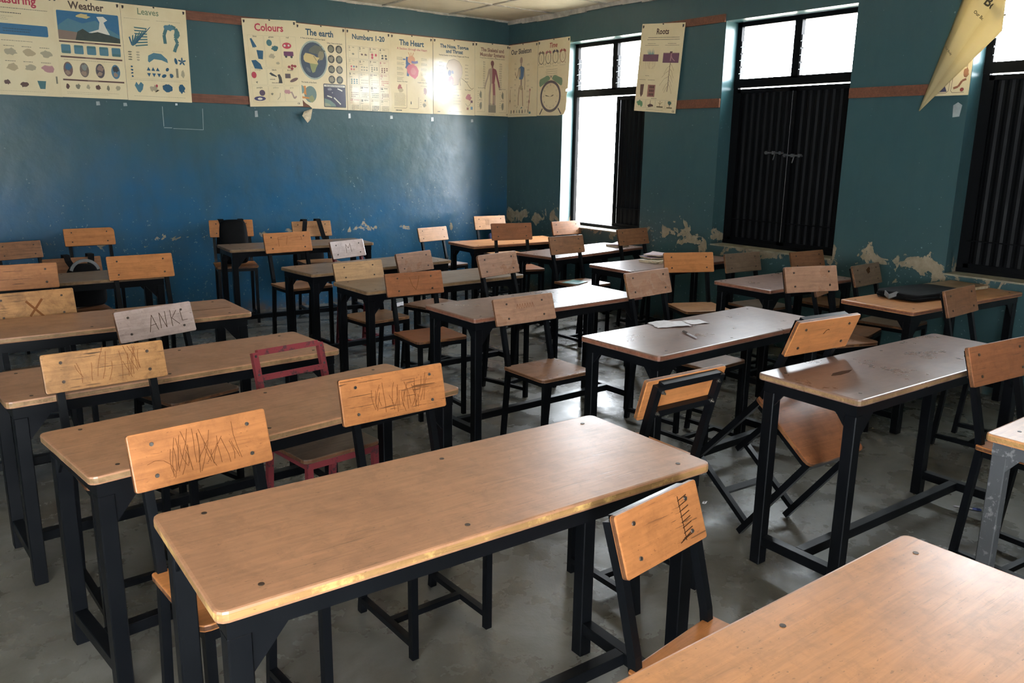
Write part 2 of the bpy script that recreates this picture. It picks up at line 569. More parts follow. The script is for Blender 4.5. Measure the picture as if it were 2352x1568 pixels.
# sills of bare plaster, a thin uneven slab on each window ledge
for i, (a, b) in enumerate(WIN[:3]):
    m = MB()
    n = 14
    poly = [(CX + WT, b - 0.002), (CX + WT, a + 0.002)]
    rnd = random.Random(i + 3)
    for k in range(n + 1):
        poly.append((CX - 0.012 - 0.016 * rnd.random(), a + 0.002 + (b - a - 0.004) * k / n))
    m.prism(poly, WZ0 + 0.0005, WZ0 + 0.012)
    struct(m, 'trim_%d' % (3 + i), 'plaster_sill')

# ------------------------------------------------------------------ windows and shutters
def corrugated(m, y0, y1, z0, z1, x):
    """Box-ribbed sheet standing in the plane x."""
    n = int((y1 - y0) / 0.017)
    prof = []
    for k in range(n + 1):
        yy = y0 + (y1 - y0) * k / n
        prof.append((x + (0.005 if (k // 2) % 2 else -0.003), yy))
    pts = [(px, py) for px, py in prof]
    a = [m.bm.verts.new((px, py, z0)) for px, py in pts]
    b = [m.bm.verts.new((px, py, z1)) for px, py in pts]
    c = [m.bm.verts.new((px + 0.002, py, z0)) for px, py in pts]
    d = [m.bm.verts.new((px + 0.002, py, z1)) for px, py in pts]
    for k in range(n):
        m.bm.faces.new([a[k], b[k], b[k + 1], a[k + 1]])
        m.bm.faces.new([c[k], c[k + 1], d[k + 1], d[k]])
    m.bm.faces.new([a[0], c[0], d[0], b[0]])
    m.bm.faces.new([a[-1], b[-1], d[-1], c[-1]])
    return m

def shutter_leaf(y0, y1, hinge, ang, parent, handles):
    """One leaf, built closed then swung about its hinge line by ang."""
    z0, z1 = WZ0 + 0.035, WTR - 0.055
    X = CX + 0.175
    P = Matrix.Translation((X, hinge, 0)) @ Matrix.Rotation(ang, 4, 'Z') @ Matrix.Translation((-X, -hinge, 0))
    m = MB(); corrugated(m, y0 + 0.004, y1 - 0.004, z0, z1, X + 0.018)
    m.xform(P)
    sh = m.build('shutter', 'shutter_steel', parent)
    m = MB()
    for (a, b, c, d) in ((y0, z0, y0 + 0.035, z1), (y1 - 0.035, z0, y1, z1), (y0, z0, y1, z0 + 0.04), (y0, z1 - 0.035, y1, z1), (y0, z0 + 0.20, y1, z0 + 0.206)):
        m.box(X - 0.010, a, b, X + 0.012, c, d)
    m.xform(P)
    m.build('shutter_frame', 'shutter_steel', sh)
    return sh

def make_window(i, a, b, leaves):
    root = empty('window_%d' % i, (0, 0, 0))
    root['kind'] = 'structure'
    X = CX + 0.165
    m = MB()
    fr = 0.045
    m.box(X, a, WZ0 + 0.012, X + 0.04, a + fr, WZ1 - 0.001)
    m.box(X, b - fr, WZ0 + 0.012, X + 0.04, b, WZ1 - 0.001)
    m.box(X, a, WZ1 - 0.04, X + 0.04, b, WZ1 - 0.001)
    m.box(X - 0.005, a, WTR - 0.045, X + 0.045, b, WTR + 0.012)
    m.box(X - 0.003, a, WTR + 0.012, X + 0.043, b, WTR + 0.03)
    m.box(X - 0.004, a, WZ0 + 0.012, X + 0.045, b, WZ0 + 0.045)
    mid = (a + b) / 2
    m.box(X - 0.003, mid - 0.034, WTR, X + 0.043, mid + 0.034, WZ1 - 0.001)
    m.build('window_frame', 'shutter_steel', root)
    # louvre holders and open glass blades in the transom
    for (p, q) in ((a + fr, mid - 0.034), (mid + 0.034, b - fr)):
        m = MB()
        for k in range(3):
            zc = WTR + 0.075 + k * 0.112
            for yy in (p + 0.004, q - 0.004):
                m.box(X + 0.005, yy - 0.003, zc - 0.048, X + 0.05, yy + 0.003, zc + 0.05)
        m.build('louvre_holder', 'black_steel', root)
        m = MB()
        for k in range(3):
            zc = WTR + 0.085 + k * 0.112
            m.bar((X + 0.03, p + 0.008, zc), (X + 0.03, q - 0.008, zc), 0.004, 0.10, (1, 0, 0.25))
        m.build('louvre_pane', M_GLASS, root)
    for y0_, y1_, hinge, ang in leaves(a + fr, mid, b - fr):
        shutter_leaf(y0_, y1_, hinge, ang, root, True)
    # sliding bolts on the inside of the closed leaves
    return root

def closed(a, mid, b):
    return [(a, mid - 0.002, a, 0), (mid + 0.002, b, b, 0)]
def half_open(a, mid, b):
    return [(a, mid - 0.02, a, -0.05), (mid + 0.002, b, b, 2.9)]
def wide_open(a, mid, b):
    return [(a, mid - 0.002, a, -2.9), (mid + 0.002, b, b, 2.9)]
make_window(1, *WIN[0], half_open)
w2 = make_window(2, *WIN[1], closed)
w3 = make_window(3, *WIN[2], closed)
def shutter_bolt(parent, y, z):
    m = MB()
    X = CX + 0.158
    m.cyl((X, y - 0.10, z), (X, y + 0.09, z), 0.007, 8)
    m.cyl((X, y - 0.02, z), (X - 0.02, y - 0.015, z - 0.06), 0.005, 8)
    for k in (-0.07, 0.0, 0.07):
        m.box(X - 0.008, y + k - 0.012, z - 0.014, X + 0.012, y + k + 0.012, z + 0.014)
    m.build('shutter_bolt', 'grey_steel', parent)
shutter_bolt(w2, 4.42, 1.63)
shutter_bolt(w2, 4.23, 1.61)

# ------------------------------------------------------------------ desks
def make_desk(label, x, y, rz, L, W, H, top='desk_tan', edge='edge_worn', steel='black_steel', group='school desks', nails=True, groove=False, seed=0):
    root = empty('school_desk', (x, y, 0), (0, 0, rz))
    tag(root, label, 'desk', group)
    th = 0.026
    m = MB()
    m.prism(rrect(0, 0, L, W, 0.022, 3), H - th, H, 0, 1)
    m.bevel(0.006, 2, 0.9)
    o = m.build('tabletop', [top, edge], root)
    for ins, (uu, vv) in enumerate(((0.09, 0.05), (L - 0.09, 0.05), (0.09, W - 0.06), (L - 0.09, W - 0.06), (L / 2 - 0.1, 0.05), (L / 2 + 0.08, W - 0.06))):
        rnd = random.Random(seed * 17 + ins)
        if rnd.random() < (1.0 if nails else 0.5):
            uu += rnd.uniform(-.02, .02); vv += rnd.uniform(-.01, .01)
            b = MB(); b.cyl((uu, vv, H - 0.002), (uu, vv, H + 0.0012), 0.0065, 10)
            b.build('screw', 'bolt_dark', root)
    if groove:
        b = MB(); b.prism([(L - 0.62, W * 0.40), (L - 0.05, W * 0.415), (L - 0.05, W * 0.42), (L - 0.62, W * 0.412)], H - 0.003, H + 0.0008)
        b.build('crack', 'carved', root)
    g = 0.022                       # overhang of the top beyond the steel
    ah = 0.045
    m = MB()
    z0, z1 = H - th - ah, H - th
    m.box(g, g, z0, L - g, g + 0.03, z1)
    m.box(g, W - g - 0.03, z0, L - g, W - g, z1)
    m.box(g, g + 0.03, z0, g + 0.03, W - g - 0.03, z1)
    m.box(L - g - 0.03, g + 0.03, z0, L - g, W - g - 0.03, z1)
    m.build('apron', steel, root)
    lw = 0.047
    cs = [(g + lw / 2, g + lw / 2, 1, 1), (L - g - lw / 2, g + lw / 2, -1, 1), (g + lw / 2, W - g - lw / 2, 1, -1), (L - g - lw / 2, W - g - lw / 2, -1, -1)]
    for cx_, cy_, sx, sy in cs:
        m = MB()
        m.box(cx_ - lw / 2, cy_ - lw / 2, 0, cx_ + lw / 2, cy_ + lw / 2, z0)
        m.bevel(0.003, 1)
        m.build('leg', steel, root)
        m = MB()                    # gusset plates along the long and the short rail
        e = cx_ + sx * lw / 2
        f = cy_ - sy * (lw / 2 - 0.006)
        m.faces([(e, f, z0), (e + sx * 0.075, f, z0), (e, f, z0 - 0.09), (e, f + sy * 0.008, z0), (e + sx * 0.075, f + sy * 0.008, z0), (e, f + sy * 0.008, z0 - 0.09)],
                [(0, 1, 2), (3, 5, 4), (0, 3, 4, 1), (1, 4, 5, 2), (2, 5, 3, 0)])
        m.build('brace', steel, root)
        m = MB()
        e2 = cy_ + sy * lw / 2
        f2 = cx_ - sx * (lw / 2 - 0.006)
        m.faces([(f2, e2, z0), (f2, e2 + sy * 0.04, z0), (f2, e2, z0 - 0.05), (f2 + sx * 0.008, e2, z0), (f2 + sx * 0.008, e2 + sy * 0.04, z0), (f2 + sx * 0.008, e2, z0 - 0.05)],
                [(0, 1, 2), (3, 5, 4), (0, 3, 4, 1), (1, 4, 5, 2), (2, 5, 3, 0)])
        m.build('brace', steel, root)
    sz_ = 0.105
    for cx_ in (g + lw / 2, L - g - lw / 2):
        m = MB(); m.box(cx_ - 0.02, g + lw, sz_ - 0.02, cx_ + 0.02, W - g - lw, sz_ + 0.02); m.bevel(0.002, 1)
        m.build('stretcher', steel, root)
    m = MB(); m.box(g + lw / 2 + 0.02, W / 2 - 0.02, sz_ - 0.02, L - g - lw / 2 - 0.02, W / 2 + 0.02, sz_ + 0.02); m.bevel(0.002, 1)
    m.build('stretcher', steel, root)
    return root
R_ = math.radians
# (label, x, y, degrees, length, width, height, top, edge, extra)
DESKS = [
 ('long tan desk with a gold-scuffed front edge, second desk from the bottom of the photo', 0.381, 1.364, -1.4, 1.322, 0.498, 0.814, 'desk_tan', 'edge_gold', {}),
 ('tan wooden desk with grainy worn top directly behind the gold-edged front desk', 0.353, 2.372, 6.8, 1.338, 0.491, 0.736, 'desk_tan', 'edge_worn', {}),
 ('tan left column desk, the boardless maroon chair before its right end', 0.250, 3.277, 3.4, 1.326, 0.472, 0.734, 'desk_tan', 'edge_worn', {}),
 ('tan desk in the left column with a long crack near its right end', 0.151, 4.207, -0.5, 1.323, 0.471, 0.776, 'desk_tan', 'edge_worn', dict(groove=True)),
 ('greyish desk at the back of the left column, before the chair with a strapped bag', 0.180, 5.915, 0.0, 1.320, 0.440, 0.750, 'desk_grey', 'edge_worn', {}),
 ('worn greyish desk nearest the back wall in the middle column, before the two bag chairs', 2.311, 7.043, -3.9, 1.334, 0.462, 0.750, 'desk_grey', 'edge_worn', {}),
 ('middle column desk second from the back wall, with a magazine at its far right corner', 2.387, 5.528, 5.9, 1.296, 0.473, 0.731, 'desk_grey', 'edge_worn', {}),
 ('middle column desk third from the back wall, behind the chair with a carved letter V', 2.368, 4.636, 2.4, 1.311, 0.466, 0.737, 'desk_grey', 'edge_worn', {}),
 ('middle column desk whose right half glares white with window light', 2.415, 3.502, 1.4, 1.311, 0.495, 0.752, 'desk_red', 'edge_red', {}),
 ('reddish desk in the middle with crumpled white papers and a pen on it', 2.580, 2.340, 2.0, 1.339, 0.494, 0.771, 'desk_red', 'edge_red', {}),
 ('back desk of the right column, before the corner chair with the navy bag', 4.397, 6.401, -1.1, 1.200, 0.470, 0.725, 'desk_gold', 'edge_red', {}),
 ('desk beside the open bright window with a tattered book on its right end', 4.609, 5.436, 9.0, 1.321, 0.490, 0.711, 'desk_red', 'edge_red', {}),
 ('right column desk with a heap of torn exercise books on it', 4.401, 4.305, 1.8, 1.323, 0.478, 0.751, 'desk_red', 'edge_red', {}),
 ('bare right column desk in front of the second window', 4.572, 3.210, -0.5, 1.010, 0.479, 0.751, 'desk_red', 'edge_red', {}),
 ('desk against the right wall carrying the flat black bag', 4.636, 2.285, -2.5, 1.327, 0.479, 0.754, 'desk_gold', 'edge_red', {}),
 ('reddish desk with a dark gouge in its top, the toppled chair leaning on it', 2.619, 1.435, -1.4, 1.326, 0.439, 0.800, 'desk_red', 'edge_worn', {}),
 ('orange-brown desk filling the bottom right corner of the photo', 0.535, 0.391, -0.0, 1.323, 0.477, 0.750, 'desk_gold', 'edge_gold', {}),
 ('desk cut off by the right edge of the photo, on worn grey legs', 2.787, 0.614, -0.0, 1.323, 0.477, 0.750, 'desk_gold', 'edge_gold', dict(steel='grey_steel')),
]
desk_objs = []
for k, (lab, x, y, a, L, W, H, tp, ed, ex) in enumerate(DESKS):
    desk_objs.append(make_desk(lab, x, y, R_(a), L, W, H, tp, ed, seed=k + 1, group='school desks in three columns', **ex))
# the dark gouge in the top of the desk the fallen chair leans on
m = MB(); m.prism([(0.205, 0.25), (0.25, 0.238), (0.31, 0.242), (0.355, 0.257), (0.30, 0.267), (0.24, 0.267)], 0.797, 0.8012)
m.build('gouge', 'carved', desk_objs[15])


# ------------------------------------------------------------------ chairs
YB, ZB, SL, LEAN = 0.178, 0.745, 0.153, 0.281
SEATZ, SW, SD, FW, FD = 0.520, 0.363, 0.330, 0.336, 0.425
def make_chair(label, x, y, rz, w=0.395, ks=1.0, dl=0.0, board='wood_orange', seat=None, steel='black_steel', scale=1.0,
               group='school chairs', bolts='bolt_dark', corner=None, no_board=False, no_back=False, rot=None, z=0.0, mark=None, bx=0.06):
    root = empty('school_chair', (x, y, z), rot if rot is not None else (0, 0, rz))
    root.scale = (scale,) * 3
    tag(root, label, 'chair', group)
    seat = seat or board
    T = 0.025
    # seat
    m = MB()
    m.prism(rrect(-SW / 2, -SD / 2 - 0.016, SW / 2, SD / 2 - 0.004, [0.012, 0.012, 0.03, 0.03], 3), SEATZ - 0.019, SEATZ, 0, 1)
    m.bevel(0.004, 2, 0.9)
    m.build('seat', [seat, 'edge_dark'], root)
    fz = SEATZ - 0.019
    hx, hy = FW / 2 - T / 2, FD / 2 - T / 2
    sy_ = SD / 2 - 0.018            # depth of the rear posts at seat height
    fy = SD / 2 + 0.002             # depth of the upright front legs
    m = MB()
    for s in (-1, 1):
        m.box(s * hx - T / 2, -fy + T / 2, fz - 0.026, s * hx + T / 2, sy_ - T / 2, fz)
    m.box(-hx + T / 2, -fy - T / 2, fz - 0.026, hx - T / 2, -fy + T / 2, fz)
    m.box(-hx + T / 2, sy_ - T / 2 - 0.012, fz - 0.026, hx - T / 2, sy_ + T / 2 - 0.012, fz)
    m.build('seat_frame', steel, root)
    le = LEAN + dl
    zt = ZB + SL * ks * math.cos(le)
    yt = YB + SL * ks * math.sin(le)
    n = Vector((0, math.cos(le), -math.sin(le)))     # from the front face of the board backwards
    bt = 0.018
    mid_t = Vector((0, yt, zt)) + n * (bt + T / 2) - Vector((0, math.sin(le), math.cos(le))) * 0.014
    mid_b = Vector((0, YB, ZB)) + n * (bt + T / 2)
    for s in (-1, 1):
        m = MB()
        m.path([(s * hx, -fy, 0), (s * hx, -fy, fz)], T, T)
        m.build('leg', steel, root)
        m = MB()
        if no_back:
            m.path([(s * hx, hy, 0), (s * hx, sy_, fz)], T, T)
        else:
            m.path([(s * hx, hy, 0), (s * hx, sy_ + 0.004, SEATZ - 0.03), (s * hx, sy_ + 0.012, SEATZ + 0.03), (s * hx, mid_b.y, mid_b.z), (s * hx, mid_t.y, mid_t.z)], T, T)
        m.build('leg', steel, root)
    # side stretchers and the cross bar between them
    zs = 0.055
    for s in (-1, 1):
        m = MB(); m.box(s * hx - T / 2, -fy + T / 2, zs - 0.011, s * hx + T / 2, hy - T / 2 - 0.003, zs + 0.011)
        m.build('stretcher', steel, root)
    m = MB(); m.box(-hx + T / 2, -0.0125, zs - 0.011, hx - T / 2, 0.0125, zs + 0.011)
    m.build('stretcher', steel, root)
    if no_back:
        return root
    up = Vector((0, math.sin(le), math.cos(le)))
    for base, off in ((mid_t, -0.002), (mid_b, 0.03)):
        m = MB()
        c = base + up * off
        m.bar((-hx + T / 2, c.y, c.z), (hx - T / 2, c.y, c.z), T, T, n)
        m.build('back_rail', steel, root)
    M = Matrix(((1, 0, 0, 0), (0, math.sin(le), math.cos(le), YB), (0, math.cos(le), -math.sin(le), ZB), (0, 0, 0, 1)))
    # board frame: x across, y up the board, z away from the sitter
    h = SL * ks
    if no_board:
        for sx in (-1, 1):
            for vv in (0.045, h - 0.03):
                b = MB(); b.cyl((sx * hx, vv, bt - 0.001), (sx * hx, vv, bt + 0.004), 0.006, 10); b.xform(M)
                b.build('bolt_hole', 'pen_dark', root)
        return root
    m = MB()
    cr = [0.008] * 4
    if corner:
        cr[corner[0]] = corner[1]
    poly = rrect(-w / 2, 0, w / 2, h, cr, 4)
    m.prism(poly, 0, bt, 0, 1)
    m.bevel(0.0035, 2, 0.9)
    m.xform(M)
    br = m.build('backrest', [board, 'edge_dark'], root)
    for sx in (-1, 1):
        for vv in (0.035, h - 0.035):
            b = MB()
            b.cyl((sx * (w / 2 - bx), vv, -0.0035), (sx * (w / 2 - bx), vv, 0.002), 0.0052, 10, r1=0.0062)
            b.xform(M)
            b.build('bolt', bolts, root)
            b = MB()
            b.cyl((sx * (w / 2 - bx), vv, bt + T - 0.001), (sx * (w / 2 - bx), vv, bt + T + 0.013), 0.0035, 8)
            b.cyl((sx * (w / 2 - bx), vv, bt + T - 0.001), (sx * (w / 2 - bx), vv, bt + T + 0.004), 0.008, 6)
            b.xform(M)
            b.build('nut', 'bolt_steel', root)
    if mark:
        strokes, mt, mw = mark
        b = MB()
        for st in strokes:
            for (p, q) in zip(st, st[1:]):
                P, Q = Vector((p[0], p[1], -0.0004)), Vector((q[0], q[1], -0.0004))
                b.bar(P, Q, mw, 0.0010, (0, 0, 1))
        b.xform(M)
        b.build('carved_letters' if mt == 'carved' else 'pencil_marks', mt, br)
    return root
LET_X = [[(-0.02, 0.03), (0.045, 0.115)], [(-0.03, 0.11), (0.04, 0.025)]]
LET_M = [[(-0.03, 0.04), (-0.022, 0.115), (0.0, 0.08), (0.028, 0.118), (0.03, 0.045)]]
LET_V = [[(-0.035, 0.12), (-0.022, 0.065), (0.0, 0.035), (0.018, 0.07), (0.035, 0.125)]]
LET_ANK = [[(-0.045, 0.03), (-0.02, 0.11), (0.0, 0.035)], [(-0.035, 0.06), (-0.005, 0.065)],
           [(0.015, 0.04), (0.02, 0.115), (0.045, 0.04), (0.05, 0.118)],
           [(0.075, 0.04), (0.078, 0.12)], [(0.11, 0.115), (0.08, 0.08), (0.115, 0.045)],
           [(0.13, 0.11), (0.132, 0.06), (0.16, 0.062)]]
LET_C12 = [[(-0.08, 0.05), (-0.08, 0.12), (0.0, 0.125), (-0.02, 0.06)], [(0.02, 0.115), (0.11, 0.12), (0.115, 0.095), (0.03, 0.09)]]
HATCH = [[(0.055 + 0.009 * k, 0.02 + 0.004 * (k % 3)), (0.10 + 0.006 * k, 0.03 + 0.005 * (k % 2))] for k in range(3)] + \
        [[(0.075, 0.025 + 0.014 * k), (0.115, 0.032 + 0.014 * k)] for k in range(8)] + [[(0.08, 0.02), (0.078, 0.135)]]
CURVE = [[(-0.01, 0.085), (0.0, 0.1), (0.012, 0.104), (0.02, 0.10)]]
_r = random.Random(8)
def scr(n, x0, x1, lean, h=0.11):
    out = []
    for k in range(n):
        x = _r.uniform(x0, x1); y = _r.uniform(0.012, 0.05); l = lean + _r.uniform(-0.35, 0.35); e = _r.uniform(0.4, 1.0) * h
        out.append([(x + l * e * q + 0.006 * math.sin(3 * q + k), min(0.142, y + e * q)) for q in (0, 0.33, 0.66, 1.0)])
    return out
SCR1 = scr(26, -0.09, 0.11, 0.15) + [[(-0.13 + 0.045 * math.cos(a), 0.03 + 0.045 * math.sin(a)) for a in (0.1, 0.6, 1.1, 1.6, 2.1)]]
SCR2 = scr(24, -0.10, 0.12, 0.05)
SCR3 = scr(16, -0.13, 0.13, 0.0)
WRITE = [[(-0.06 + 0.018 * k, 0.085), (-0.052 + 0.018 * k, 0.11), (-0.046 + 0.018 * k, 0.084)] for k in range(7)]
# (label, x, y, degrees, board width, height factor, lean change, wood, options)
CHAIRS = [
 ('orange-brown chair with tangled scratches, at the left end behind the gold-edged desk', 0.633, 2.014, 4.2, 0.386, 1.018, 0.027, 'wood_orange', dict(scale=0.994, bolts='bolt_steel', mark=(SCR1, 'carved_faint', 0.0013), seat='wood_bright')),
 ('orange chair with vertical scratches on its backrest, at the middle behind the gold-edged desk', 1.345, 2.245, 1.2, 0.428, 1.085, -0.066, 'wood_orange', dict(scale=0.961, bolts='bolt_steel', mark=(SCR2, 'carved_faint', 0.0014), seat='wood_brown')),
 ('yellowish chair with dark blotchy stains on its backrest, left column', 0.587, 3.025, 2.6, 0.408, 0.897, 0.004, 'wood_worn', dict(scale=1.026, seat='wood_brown', mark=(SCR3, 'carved_faint', 0.0014))),
 ('glossy pinkish-silver chair with thin capital letters scratched on its backrest, left column', 1.020, 3.872, 16.7, 0.392, 0.975, 0.007, 'wood_sheen', dict(scale=0.989, mark=(LET_ANK, 'carved', 0.0022), seat='wood_dull')),
 ('chair with a dark X on its backrest at the left edge of the photo', 0.550, 4.548, 3.2, 0.395, 1.041, 0.003, 'wood_worn', dict(scale=0.991, mark=(LET_X, 'carved_faint', 0.011), seat='wood_dull')),
 ('orange-brown chair at the left photo edge just behind the chair with the X', 0.570, 5.300, -3.4, 0.360, 0.930, -0.004, 'wood_orange', dict(scale=1.060)),
 ('brown chair with a black strapped bag, low between two orange backrests at left', 1.030, 6.360, 2.9, 0.410, 0.980, 0.000, 'wood_brown', dict(scale=0.930)),
 ('clean bright orange chair in the left column, right of the bag with the grey handle', 1.309, 5.595, 0.5, 0.403, 1.024, -0.002, 'wood_bright', dict(scale=1.017)),
 ('orange chair by the back wall with one backrest corner cut off', 1.385, 7.717, -1.3, 0.393, 0.985, 0.000, 'wood_bright', dict(scale=1.017, corner=(0, 0.035))),
 ('brown chair by the back wall, cut by the left edge of the photo', 0.861, 7.470, 12.9, 0.360, 0.974, -0.009, 'wood_brown', dict(scale=0.951)),
 ('chair by the back wall with a full black backpack hung over it', 2.560, 7.665, -13.3, 0.383, 1.022, -0.003, 'wood_bright', dict(scale=1.040)),
 ('chair by the back wall with two black straps looped over its tan backrest', 3.357, 7.563, -5.6, 0.396, 1.011, -0.003, 'wood_tan', dict(scale=1.005, mark=(WRITE, 'carved_faint', 0.0012))),
 ('orange chair with box shapes pencilled on its backrest, at the back middle desk', 2.606, 6.240, 3.1, 0.389, 1.026, -0.016, 'wood_bright', dict(scale=1.049, mark=(LET_C12, 'carved_faint', 0.0014), seat='wood_tan')),
 ('silvery glossy chair with a big letter M, on a maroon frame', 3.108, 6.100, 17.6, 0.382, 0.973, -0.003, 'wood_sheen', dict(scale=0.976, steel='maroon_steel', mark=(LET_M, 'carved', 0.0022))),
 ('pale yellow-beige chair with bolts set in unevenly, middle column', 2.607, 4.984, 5.3, 0.409, 0.935, 0.012, 'wood_beige', dict(scale=0.964, seat='wood_tan', bx=0.085)),
 ('dark orange chair with a carved letter V, middle column', 2.613, 4.281, -3.6, 0.414, 0.997, 0.010, 'wood_deep', dict(scale=0.967, mark=(LET_V, 'carved_faint', 0.003), bx=0.085)),
 ('pinkish-brown chair just behind the chair with the carved V', 3.180, 5.135, 15.7, 0.383, 1.009, -0.007, 'wood_pink', dict(scale=0.971)),
 ('light tan chair in front of the sunlit blue part of the back wall', 4.500, 7.050, 9.7, 0.420, 0.995, -0.006, 'wood_tan', dict(scale=0.934, seat='wood_sheen')),
 ('yellow-tan chair in the far room corner with a navy bag on it', 5.369, 7.317, -6.2, 0.397, 0.999, -0.002, 'wood_tan', dict(scale=1.003, mark=([[(-0.06 + 0.012 * k, 0.05), (-0.055 + 0.013 * k, 0.11)] for k in range(4)], 'carved', 0.0016))),
 ('brown chair squarely facing the camera, half in front of the yellow-tan corner chair', 4.731, 6.114, -15.7, 0.399, 1.020, -0.014, 'wood_deep', dict(scale=1.043, mark=(WRITE, 'carved_faint', 0.0013))),
 ('pinkish-tan chair with a chipped top corner, behind the white-glaring desk', 3.409, 4.373, 13.2, 0.391, 0.976, 0.009, 'wood_pink', dict(scale=1.042, corner=(1, 0.02))),
 ('brown chair right in front of the open bright window, farthest back', 5.800, 6.486, -0.9, 0.391, 0.965, -0.007, 'wood_brown', dict(scale=0.998)),
 ('brown chair with a white-lit top rim and turquoise book on its seat', 4.712, 5.206, 1.0, 0.392, 1.028, -0.009, 'wood_brown', dict(scale=1.005)),
 ('brown chair in front of the dark shutter leaf of the open window', 5.622, 5.301, 0.8, 0.392, 0.985, 0.004, 'wood_brown', dict(scale=1.027)),
 ('pinkish-tan chair right of the white-glaring desk, behind the desk with papers', 3.728, 3.274, 5.5, 0.411, 1.009, 0.005, 'wood_pink', dict(scale=1.024)),
 ('strong orange chair turned to face the camera in the right column', 4.692, 3.900, -23.6, 0.402, 0.982, -0.002, 'wood_bright', dict(scale=1.004, seat='wood_tan')),
 ('dull grey-brown chair partly hidden behind the strong orange one', 5.216, 3.746, -5.2, 0.388, 0.979, -0.035, 'wood_dull', dict(scale=0.986)),
 ('brown chair directly below the second window', 5.755, 3.530, -4.0, 0.401, 0.955, 0.004, 'wood_brown', dict(scale=0.995)),
 ('pinkish chair facing the camera before the brown chair below the second window', 4.449, 2.672, -17.2, 0.365, 0.970, 0.000, 'wood_pink', dict(scale=1.075)),
 ('dark brown chair with a black stain on its backrest, by the peeling wall', 5.455, 2.838, 4.2, 0.393, 0.985, 0.013, 'wood_dull', dict(scale=0.993, mark=([[(-0.01, 0.10), (0.04, 0.12)], [(0.0, 0.09), (0.035, 0.10)]], 'carved', 0.022))),
 ('brown chair in front of the desk that carries the flat black bag', 4.848, 1.915, 3.1, 0.402, 1.000, -0.000, 'wood_brown', dict(scale=1.009)),
 ('large orange-brown chair with a white-lit top rim near the right photo edge', 3.457, 1.135, -5.1, 0.413, 1.002, 0.014, 'wood_deep', dict(scale=1.025, seat='wood_bright')),
 ('orange chair with hatched carving on its backrest, tucked behind the bottom right desk', 1.392, 1.006, 7.2, 0.338, 1.022, 0.045, 'wood_orange', dict(scale=0.943, bolts='bolt_steel', mark=(HATCH, 'carved', 0.0022), seat='wood_bright')),
 ('pinkish-brown chair with its whole seat in view at the photo centre', 2.699, 3.231, 0.5, 0.422, 0.988, 0.033, 'wood_pink', dict(scale=0.966, bx=0.085, mark=(WRITE, 'carved_faint', 0.0013))),
 ('orange chair seen from behind, black back frame and nuts showing, right of the gold-edged desk', 2.147, 2.039, 178.5, 0.395, 1.000, 0.000, 'wood_bright', dict(scale=1.000, bolts='bolt_steel')),
 ('chair with a maroon frame whose backrest board is missing', 1.273, 2.926, 6.9, 0.395, 1.000, 0.000, 'wood_dull', dict(scale=0.950, steel='maroon_steel', no_board=True)),
 ('backless chair standing behind the desk with crumpled papers', 3.573, 2.914, 2.9, 0.395, 1.000, 0.000, 'wood_brown', dict(scale=0.960, no_back=True)),
 ('chair almost wholly hidden behind the pinkish chair that faces the camera', 5.041, 2.907, 14.0, 0.360, 1.000, 0.000, 'wood_brown', dict(scale=0.95)),
]
for lab, x, y, a, w, ks, dl, wd, ex in CHAIRS:
    make_chair(lab, x, y, R_(a), w, ks, dl, wd, group='wooden school chairs on steel frames', **ex)
# the toppled chair: it pitches forward with its feet on the floor and its back on the desk edge
TOP = make_chair('toppled tan-orange chair pitched forward, its backrest leaning on the gouged desk', 0, 0, 0, 0.40, 1.0, 0.0, 'wood_bright',
                 seat='wood_deep', group='wooden school chairs on steel frames', rot=(R_(36.5), R_(0.9), R_(-2.4)), scale=1.03, mark=(CURVE, 'carved', 0.0025))
_foot = Euler(TOP.rotation_euler).to_matrix() @ (Vector((0, -SD / 2 - 0.0145, 0)) * 1.03)
TOP.location = (2.975 - _foot.x, 2.01 - _foot.y, 0.004 - _foot.z)


# ------------------------------------------------------------------ bags, books, papers
def soft(poly_list, name, mat, parent=None, sub=2, smooth=True):
    """Loft closed rings (lists of points) into a soft bulging body."""
    m = MB()
    n = len(poly_list[0])
    rings = [[m.bm.verts.new(p) for p in r] for r in poly_list]
    for a, b in zip(rings, rings[1:]):
        for k in range(n):
            m.bm.faces.new([a[k], a[(k + 1) % n], b[(k + 1) % n], b[k]])
    m.bm.faces.new(rings[0][::-1])
    m.bm.faces.new(rings[-1])
    o = m.build(name, mat, parent, smooth)
    md = o.modifiers.new('sub', 'SUBSURF')
    md.levels = md.render_levels = sub
    return o

def ring(cx, cy, z, rx, ry, n=12, p=0.55, jit=0.0, seed=0):
    rnd = random.Random(seed)
    out = []
    for k in range(n):
        a = 2 * PI * k / n
        c, s = math.cos(a), math.sin(a)
        out.append((cx + rx * math.copysign(abs(c) ** p, c) * (1 + rnd.uniform(-jit, jit)), cy + ry * math.copysign(abs(s) ** p, s) * (1 + rnd.uniform(-jit, jit)), z))
    return out

def strap(m, pts, w, t=0.004, up=(1, 0, 0)):
    m.path(pts, w, t, up)

